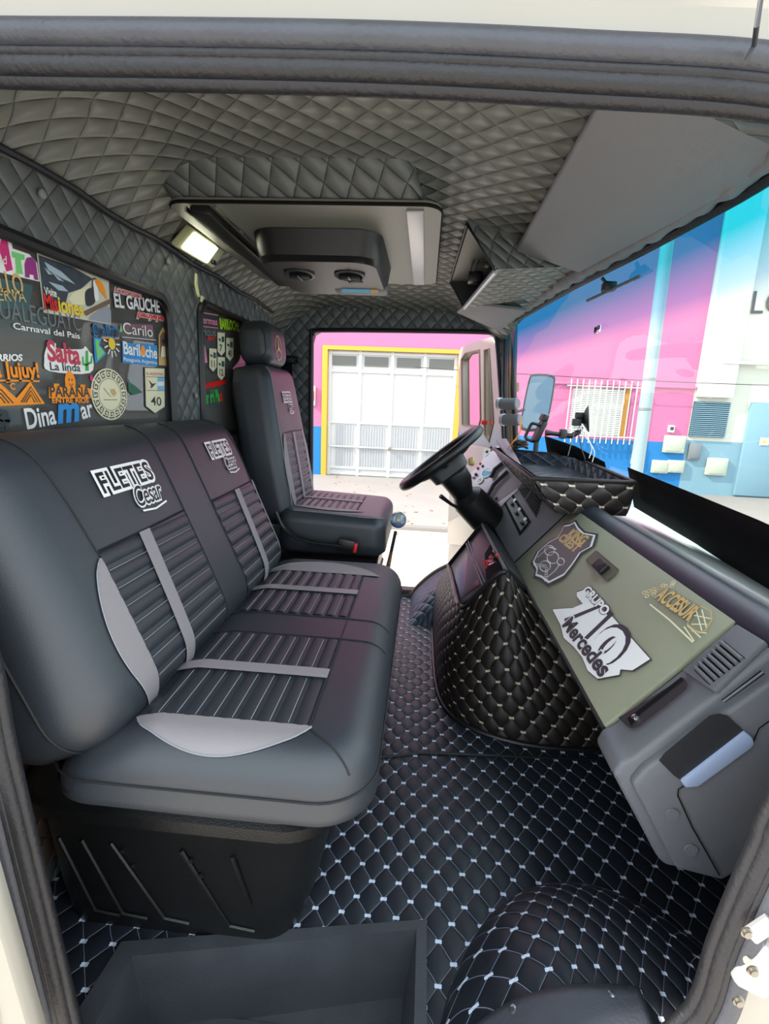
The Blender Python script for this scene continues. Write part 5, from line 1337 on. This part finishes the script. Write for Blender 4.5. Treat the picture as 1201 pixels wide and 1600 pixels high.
# Salta la linda with cactus
mb = MB(); mb.flat(sR, smooth_closed(P((315, 870), (340, 825), (385, 830), (400, 865), (560, 870), (590, 850), (620, 890), (642, 920), (622, 1035), (340, 1022), (305, 940)), 4), W['white'], .0008)
mb.label(sR, 'Salta', cA(328, 945), cA(556, 975), .034, W['crimson'], .0016, bold=.035); mb.label(sR, 'La linda', cA(345, 1015), cA(555, 1025), .014, W['dkgrey'], .0016, bold=.015)
for p in (((590, 880), (606, 880), (612, 1020), (588, 1020)), ((565, 920), (575, 920), (578, 965), (600, 975), (600, 990), (566, 980)), ((638, 915), (628, 915), (624, 955), (602, 965), (602, 980), (636, 968))): mb.flat(sR, P(*p), W['green'], .0016)
stk(mb, 'white sticker with crimson word and green cactus')
mb = MB(); mb.label(sR, 'San Luis', cA(652, 770), cA(820, 780), .019, W['dkgrey'], .0022, bold=.03, back=W['blue'], bw=.10)
mb.flat(sR, P((645, 785), (705, 795), (690, 840), (735, 900), (668, 965), (655, 960)), W['blue'], .0012); mb.flat(sR, P((655, 800), (690, 805), (680, 840), (722, 895), (672, 950)), W['lgreen'], .0016); mb.flat(sR, P((700, 780), (825, 785), (823, 800), (700, 797)), W['orange'], .0014)
c = cA(772, 832); mb.flat(sR, [tuple(c + Vector((.012 * math.cos(a), .012 * math.sin(a)))) for a in [2 * PI * i / 20 for i in range(20)]], W['yellow'], .0018)
for k in range(7):
    a = math.radians(170 + 32 * k); mb.stroke(sR, [c + Vector((math.cos(a), math.sin(a))) * .015, c + Vector((math.cos(a), math.sin(a))) * .028], .003, W['white'], .0018)
stk(mb, 'blue and green sticker with a yellow sun and script name')
mb = MB(); mb.label(sR, 'Carilo', cA(855, 760), cA(1060, 785), .024, W['white'], .0012, bold=-.002); mb.stroke(sR, P((845, 785), (1080, 808)), .0012, W['white'], .0012); mb.flat(sR, P((838, 690), (848, 750), (826, 748)), W['lgreen'], .0012); stk(mb, 'thin white lettering sticker with a small green fir')
mb = MB(); mb.flat(sR, P((845, 810), (930, 835), (1000, 830), (1090, 845), (1092, 990), (850, 965)), W['blue'], .0008); mb.label(sR, 'Bariloche', cA(855, 900), cA(1090, 935), .026, W['white'], .0016, bold=.025); mb.label(sR, 'Patagonia Argentina', cA(855, 950), cA(1088, 975), .008, W['white'], .0016, bold=.01)
c = cA(988, 880); mb.flat(sR, [tuple(c + Vector((.009 * math.cos(a), .012 * math.sin(a)))) for a in [2 * PI * i / 16 for i in range(16)]], W['orange'], .0022); stk(mb, 'blue sticker with white lake town name and orange dot')
mb = MB(); mb.flat(sR, P((1100, 770), (1130, 715), (1158, 770), (1162, 985), (1100, 982)), W['gold'], .0008); mb.flat(sR, P((1108, 780), (1130, 745), (1150, 780), (1150, 930), (1108, 925)), W['brown'], .0012); mb.flat(sR, P((1118, 800), (1142, 802), (1142, 830), (1118, 828)), W['dkgrey'], .0016); mb.flat(sR, P((1120, 850), (1142, 850), (1148, 925), (1112, 925)), W['cream'], .0016); stk(mb, 'narrow golden shrine figure sticker near the right edge of the left window')
mb = MB(); mb.flat(sR, P((1000, 995), (1143, 1000), (1145, 1275), (1075, 1322), (1008, 1270)), W['dkgrey'], .0004); mb.flat(sR, P((1004, 1000), (1140, 1005), (1141, 1270), (1075, 1314), (1012, 1265)), W['cream'], .0010)
mb.label(sR, 'EL ARGENTINO', cA(1015, 1050), cA(1133, 1055), .007, W['crimson'], .0016); mb.flat(sR, P((1090, 1065), (1135, 1065), (1135, 1155), (1090, 1155)), W['lblue'], .0014); mb.flat(sR, P((1090, 1095), (1135, 1095), (1135, 1125), (1090, 1125)), W['white'], .0018)
mb.flat(sR, P((1025, 1080), (1055, 1110), (1080, 1105), (1060, 1130), (1040, 1145), (1045, 1120)), W['dkgrey'], .0016); mb.stroke(sR, P((1012, 1062), (1138, 1064), (1138, 1158), (1014, 1156)), .0012, W['dkgrey'], .0018, closed=True)
mb.label(sR, '40', cA(1045, 1258), cA(1118, 1262), .021, W['dkgrey'], .0016, bold=.01); stk(mb, 'large white shield sticker with number 40 on the left window')
# round meander sticker
c0_ = cA(762, 1185); e0 = cA(880, 1185) - c0_; rx = abs(e0.x); ry = abs((cA(762, 1005) - c0_).y)
mb = MB(); mb.flat(sR, ell(c0_.x, c0_.y, rx, ry, 36), W['cream'], .0008)
for k in range(16):
    a0 = 2 * PI * k / 16; pts = []
    for (da, r) in ((-.16, .92), (.14, .92), (.14, .70), (-.06, .70), (-.06, .82), (.04, .82)):
        pts.append((c0_.x + rx * r * math.cos(a0 + da), c0_.y + ry * r * math.sin(a0 + da)))
    mb.stroke(sR, pts, .0030, W['dkgrey'], .0014)
mb.stroke(sR, ell(c0_.x, c0_.y, rx * .62, ry * .62, 30), .0012, W['greyv'], .0014, closed=True)
mb.flat(sR, P((760, 1150), (790, 1145), (805, 1175), (790, 1200), (770, 1180)), W['gold'], .0016); mb.stroke(sR, P((715, 1222), (810, 1222)), .0012, W['dkgrey'], .0016); mb.stroke(sR, P((715, 1140), (745, 1175), (765, 1200)), .0014, W['greyv'], .0016); stk(mb, 'round cream sticker with a dark meander border')
mb = MB(); mb.flat(sR, P((885, 1070), (900, 1100), (930, 1120), (990, 1170), (920, 1190), (890, 1160)), W['dkgreen'], .0010); stk(mb, 'dark green leaf shaped sticker beside the round one')
# orange Jujuy
mb = MB(); mb.label(sR, 'viva Jujuy!', cA(-190, 1060), cA(270, 1065), .024, W['orange'], .0014, bold=.03, back=W['dkgrey'], bw=.02); mb.stroke(sR, P((-100, 1085), (270, 1092)), .0028, W['orange'], .0014)
mb.flat(sR, P((-60, 1095), (0, 1110), (110, 1210), (205, 1095), (308, 1250), (0, 1265), (-60, 1265)), W['orange'], .0012)
for k in range(3):
    o_ = 28 * k; mb.stroke(sR, P((140 + o_ * .6, 1240), (208, 1130 + o_), (275 - o_ * .7, 1240)), .0022, W['dkgrey'], .0018)
    mb.stroke(sR, P((-50, 1150 + o_), (0, 1150 + o_), (85 - o_, 1245)), .0022, W['dkgrey'], .0018)
mb.label(sR, 'C', cA(65, 1148), cA(100, 1150), .010, W['orange'], .0020, bold=.03); stk(mb, 'large orange sticker with mountain zigzags at the left window edge')
mb = MB(); mb.flat(sR, P((335, 1130), (370, 1132), (372, 1108), (408, 1110), (408, 1132), (450, 1135), (450, 1090), (520, 1092), (522, 1138), (555, 1138), (556, 1115), (590, 1117), (590, 1140), (628, 1142), (630, 1210), (337, 1210)), W['orange'], .0008)
c = cA(485, 1098); mb.flat(sR, ell(c.x, c.y, .0145, .020, 20), W['orange'], .0012); 
for dx in (-.004, .004): mb.flat(sR, ell(c.x + dx, c.y + .004, .0016, .0022, 8), W['dkgrey'], .0018)
mb.stroke(sR, [(c.x - .006, c.y - .003), (c.x, c.y - .007), (c.x + .006, c.y - .003)], .0014, W['dkgrey'], .0018)
mb.label(sR, 'PARANA', cA(345, 1200), cA(622, 1202), .019, W['dkgrey'], .0016, bold=.02); mb.label(sR, 'ENTRE RIOS', cA(358, 1242), cA(612, 1242), .009, W['orange'], .0016, bold=.03); stk(mb, 'orange sticker with a smiling sun face above the name')
mb = MB(); mb.label(sR, 'Dina', cA(185, 1425), cA(390, 1385), .034, W['white'], .0012, bold=.02); mb.label(sR, 'm', cA(395, 1380), cA(555, 1360), .046, W['blue'], .0014, bold=.04, shear=.2); mb.label(sR, 'ar', cA(568, 1355), cA(648, 1330), .034, W['white'], .0012, bold=.02); stk(mb, 'white and blue lettering sticker just above the bench back')
mb = MB(); mb.label(sR, 'la', cA(-40, 1370), cA(68, 1372), .026, W['dkgrey'], .0014, bold=.03, back=W['teal'], bw=.05); mb.label(sR, 'mar', cA(-90, 1435), cA(70, 1437), .026, W['dkgrey'], .0014, bold=.03, back=W['teal'], bw=.05); stk(mb, 'dark lettering sticker at the lower left window corner')
c = cA(632, 1070); mb = MB(); mb.flat(sR, ell(c.x, c.y, .005, .006, 12), W['magenta'], .001); stk(mb, 'tiny pink dot sticker beside the round one')
# second window
def Pb(*pts): return [cB(*p) for p in pts]
mb = MB(); mb.flat(sR, Pb((925, 412), (1022, 428), (1022, 488), (925, 478)), W['dkgrey'], .0008); mb.stroke(sR, Pb((925, 412), (1022, 428), (1022, 488), (925, 478)), .003, W['pinkv'], .0010, closed=True); mb.label(sR, 'Termas', cB(930, 462), cB(1018, 475), .020, W['pinkv'], .0014, bold=.02); stk(mb, 'pink and dark lettering label at the top of the second window')
mb = MB(); mb.label(sR, 'BARILOCHE', cB(1030, 490), cB(1120, 500), .030, W['lime'], .0014, bold=.05, back=W['dkgrey'], bw=.03); stk(mb, 'lime green lettering sticker at the top of the second window')
mb = MB(); mb.label(sR, 'Enrique', cB(915, 525), cB(1012, 525), .024, W['greyv'], .0012, bold=.02); mb.label(sR, 'sur', cB(970, 545), cB(1010, 540), .012, W['red'], .0014, bold=.05); stk(mb, 'grey lettering sticker with small red word in the second window')
for (x, y, n_, lab) in ((1037, 505, '7', 'small white road shield reading 7, uppermost left of the four'), (1077, 530, '40', 'small white road shield reading 40, the right one of the four'), (998, 580, '11', 'small white road shield reading 11, the left one of the four'), (1037, 620, '12', 'small white road shield reading 12, the lowest of the four')):
    a = x - 20; b = x + 18; mb = MB(); mb.flat(sR, Pb((a, y), (b, y + 4), (b, y + 95), (x, y + 118), (a, y + 95)), W['dkgrey'], .0005); mb.flat(sR, Pb((a + 2, y + 3), (b - 2, y + 6), (b - 2, y + 93), (x, y + 113), (a + 2, y + 92)), W['cream'], .0010)
    mb.flat(sR, Pb((x, y + 22), (b - 5, y + 24), (b - 5, y + 50), (x, y + 49)), W['teal'], .0014); mb.flat(sR, Pb((a + 5, y + 30), (x - 4, y + 34), (x - 4, y + 46), (a + 8, y + 42)), W['dkgrey'], .0014); mb.label(sR, n_, cB(x - 9, y + 90), cB(x + (8 if len(n_) > 1 else 4), y + 92), .020, W['dkgrey'], .0016, bold=.02); stk(mb, lab)
mb = MB(); mb.flat(sR, Pb((938, 560), (960, 570), (972, 650), (940, 655)), W['pinkv'], .0010); mb.flat(sR, Pb((940, 590), (955, 590), (955, 600), (940, 600)), W['crimson'], .0014); stk(mb, 'narrow pink sticker at the left edge of the second window')
mb = MB(); mb.flat(sR, Pb((940, 668), (958, 672), (960, 760), (945, 800), (940, 790)), W['white'], .0010); mb.flat(sR, Pb((941, 690), (957, 692), (957, 715), (941, 714)), W['lblue'], .0014); stk(mb, 'white and pale blue half hidden shield in the second window')
mb = MB(); mb.flat(sR, Pb((958, 748), (1055, 728), (1060, 748), (1030, 758), (960, 772)), W['red'], .0010); stk(mb, 'red slanting stripe sticker in the second window')
mb = MB(); mb.label(sR, 'Mar del Pla', cB(948, 845), cB(1030, 830), .036, W['green'], .0014, bold=.05); mb.label(sR, 'a', cB(1030, 830), cB(1043, 828), .036, W['red'], .0014, bold=.05); stk(mb, 'green lettering sticker at the bottom of the second window')

# stickers on the dashboard panel
sS = Surf(A_ + KN * .0045, (0, -1, 0), KV)
def s5(x, y): return sS.px(780 + x / 2.853, 780 + y / 2.853)
def Ps(*pts): return [s5(*p) for p in pts]
sh = Ps((342, 92), (358, 120), (385, 145), (442, 155), (425, 210), (370, 240), (330, 300), (290, 350), (215, 388), (180, 360), (152, 350), (158, 320), (140, 285), (165, 235), (215, 190), (262, 165), (290, 110), (318, 105))
mb = MB(); mb.flat(sS, sh, W['dkgrey'], .0006); cS = sum(sh, Vector((0, 0))) / len(sh); mb.flat(sS, [cS + (p - cS) * .93 for p in sh], W['white'], .0009); mb.flat(sS, [cS + (p - cS) * .87 for p in sh], mat('sticker_grey', srgb(92, 92, 92), .45), .0012)
mb.label(sS, 'KING', s5(300, 165), s5(370, 205), .030, W['gold'], .0018, bold=.05); mb.label(sS, 'CREST', s5(262, 180), s5(338, 240), .026, W['gold'], .0018, bold=.05)
for (x, y, r_) in ((225, 230, 22), (240, 262, 26), (275, 280, 16), (205, 300, 24)):
    mb.stroke(sS, [s5(x + r_ * math.cos(t), y + r_ * math.sin(t)) for t in [2 * PI * i / 16 for i in range(16)]], .0028, W['white'], .0018, closed=True)
for k in range(6): 
    x, y = lerp(160, 205, k / 5), lerp(292, 300, k / 5); mb.stroke(sS, [s5(x + 6 * math.cos(t), y + 6 * math.sin(t)) for t in [2 * PI * i / 8 for i in range(8)]], .0016, W['white'], .0018, closed=True)
    x, y = lerp(212, 208, k / 5), lerp(312, 362, k / 5); mb.stroke(sS, [s5(x + 6 * math.cos(t), y + 6 * math.sin(t)) for t in [2 * PI * i / 8 for i in range(8)]], .0016, W['white'], .0018, closed=True)
mb.stroke(sS, Ps((170, 262), (200, 235), (225, 215), (255, 225)), .004, W['white'], .0018); mb.stroke(sS, Ps((215, 350), (250, 320), (272, 290)), .004, W['white'], .0018)
mb.build('dashboard_sticker', smooth=False, label='grey shield sticker with chains and golden lettering on the dashboard', cat='sticker')
mb = MB()
ol = Ps((234, 490), (300, 485), (385, 480), (345, 430), (345, 412), (395, 395), (500, 515), (682, 718), (600, 770), (545, 765), (540, 790), (440, 808), (395, 770), (370, 710), (330, 660), (285, 620), (270, 560))
mb.flat(sS, ol, W['dkgrey'], .0006); cS = sum(ol, Vector((0, 0))) / len(ol); mb.flat(sS, [cS + (p - cS) * .975 for p in ol], W['white'], .0010)
mb.label(sS, '710', (-1.183, .052), (-.893, .056), .078, W['dkgrey'], .0013, bold=.075, shear=-.05)
mb.label(sS, '710', (-1.190, .047), (-.900, .051), .076, W['white'], .0017, bold=.035, shear=-.05)
mb.label(sS, 'GRUPO', s5(372, 410), s5(468, 522), .020, W['white'], .0022, bold=.04, back=W['dkgrey'], bw=.07)
mb.label(sS, 'Mercedes', s5(282, 565), s5(455, 800), .032, W['dkgrey'], .0024, bold=.035, back=W['white'], bw=.06)
mb.build('dashboard_sticker', smooth=False, label='large white sticker with big number 710 on the dashboard', cat='sticker')
mb = MB()
ol = smooth_closed(Ps((640, 425), (690, 385), (760, 362), (800, 390), (830, 430), (860, 470), (920, 480), (955, 520), (930, 600), (870, 640), (820, 580), (740, 530), (670, 470)), 3)
for k in range(26):
    a = random.random(); x, y = lerp(650, 780, a) + random.uniform(-6, 6), lerp(425, 375, a) + random.uniform(-14, 14); mb.stroke(sS, [s5(x + 9 * math.cos(t), y + 7 * math.sin(t)) for t in [2 * PI * i / 7 for i in range(7)]], .0012, W['gold' if k % 2 else 'cream'], .0012, closed=True)
mb.label(sS, 'ACCESUR', s5(692, 440), s5(845, 545), .030, W['gold'], .0018, bold=.04, back=W['dkgrey'], bw=.02)
mb.stroke(sS, Ps((672, 470), (760, 540), (865, 640)), .003, W['cream'], .0014)
tk = Ps((840, 560), (870, 500), (900, 480), (945, 500), (950, 540), (920, 590), (890, 600)); mb.stroke(sS, tk, .0022, W['gold'], .0018, closed=True)
for q_ in (((858, 560), (930, 560)), ((870, 520), (945, 535)), ((850, 575), (900, 600)), ((880, 500), (905, 590)), ((905, 495), (925, 575)), ((825, 570), (870, 635)), ((840, 565), (900, 620)), ((860, 590), (925, 600))): mb.stroke(sS, Ps(*q_), .0022, W['cream'], .0016)
mb.build('dashboard_sticker', smooth=False, label='golden line drawing sticker of a truck with lettering near the dash vents', cat='sticker')
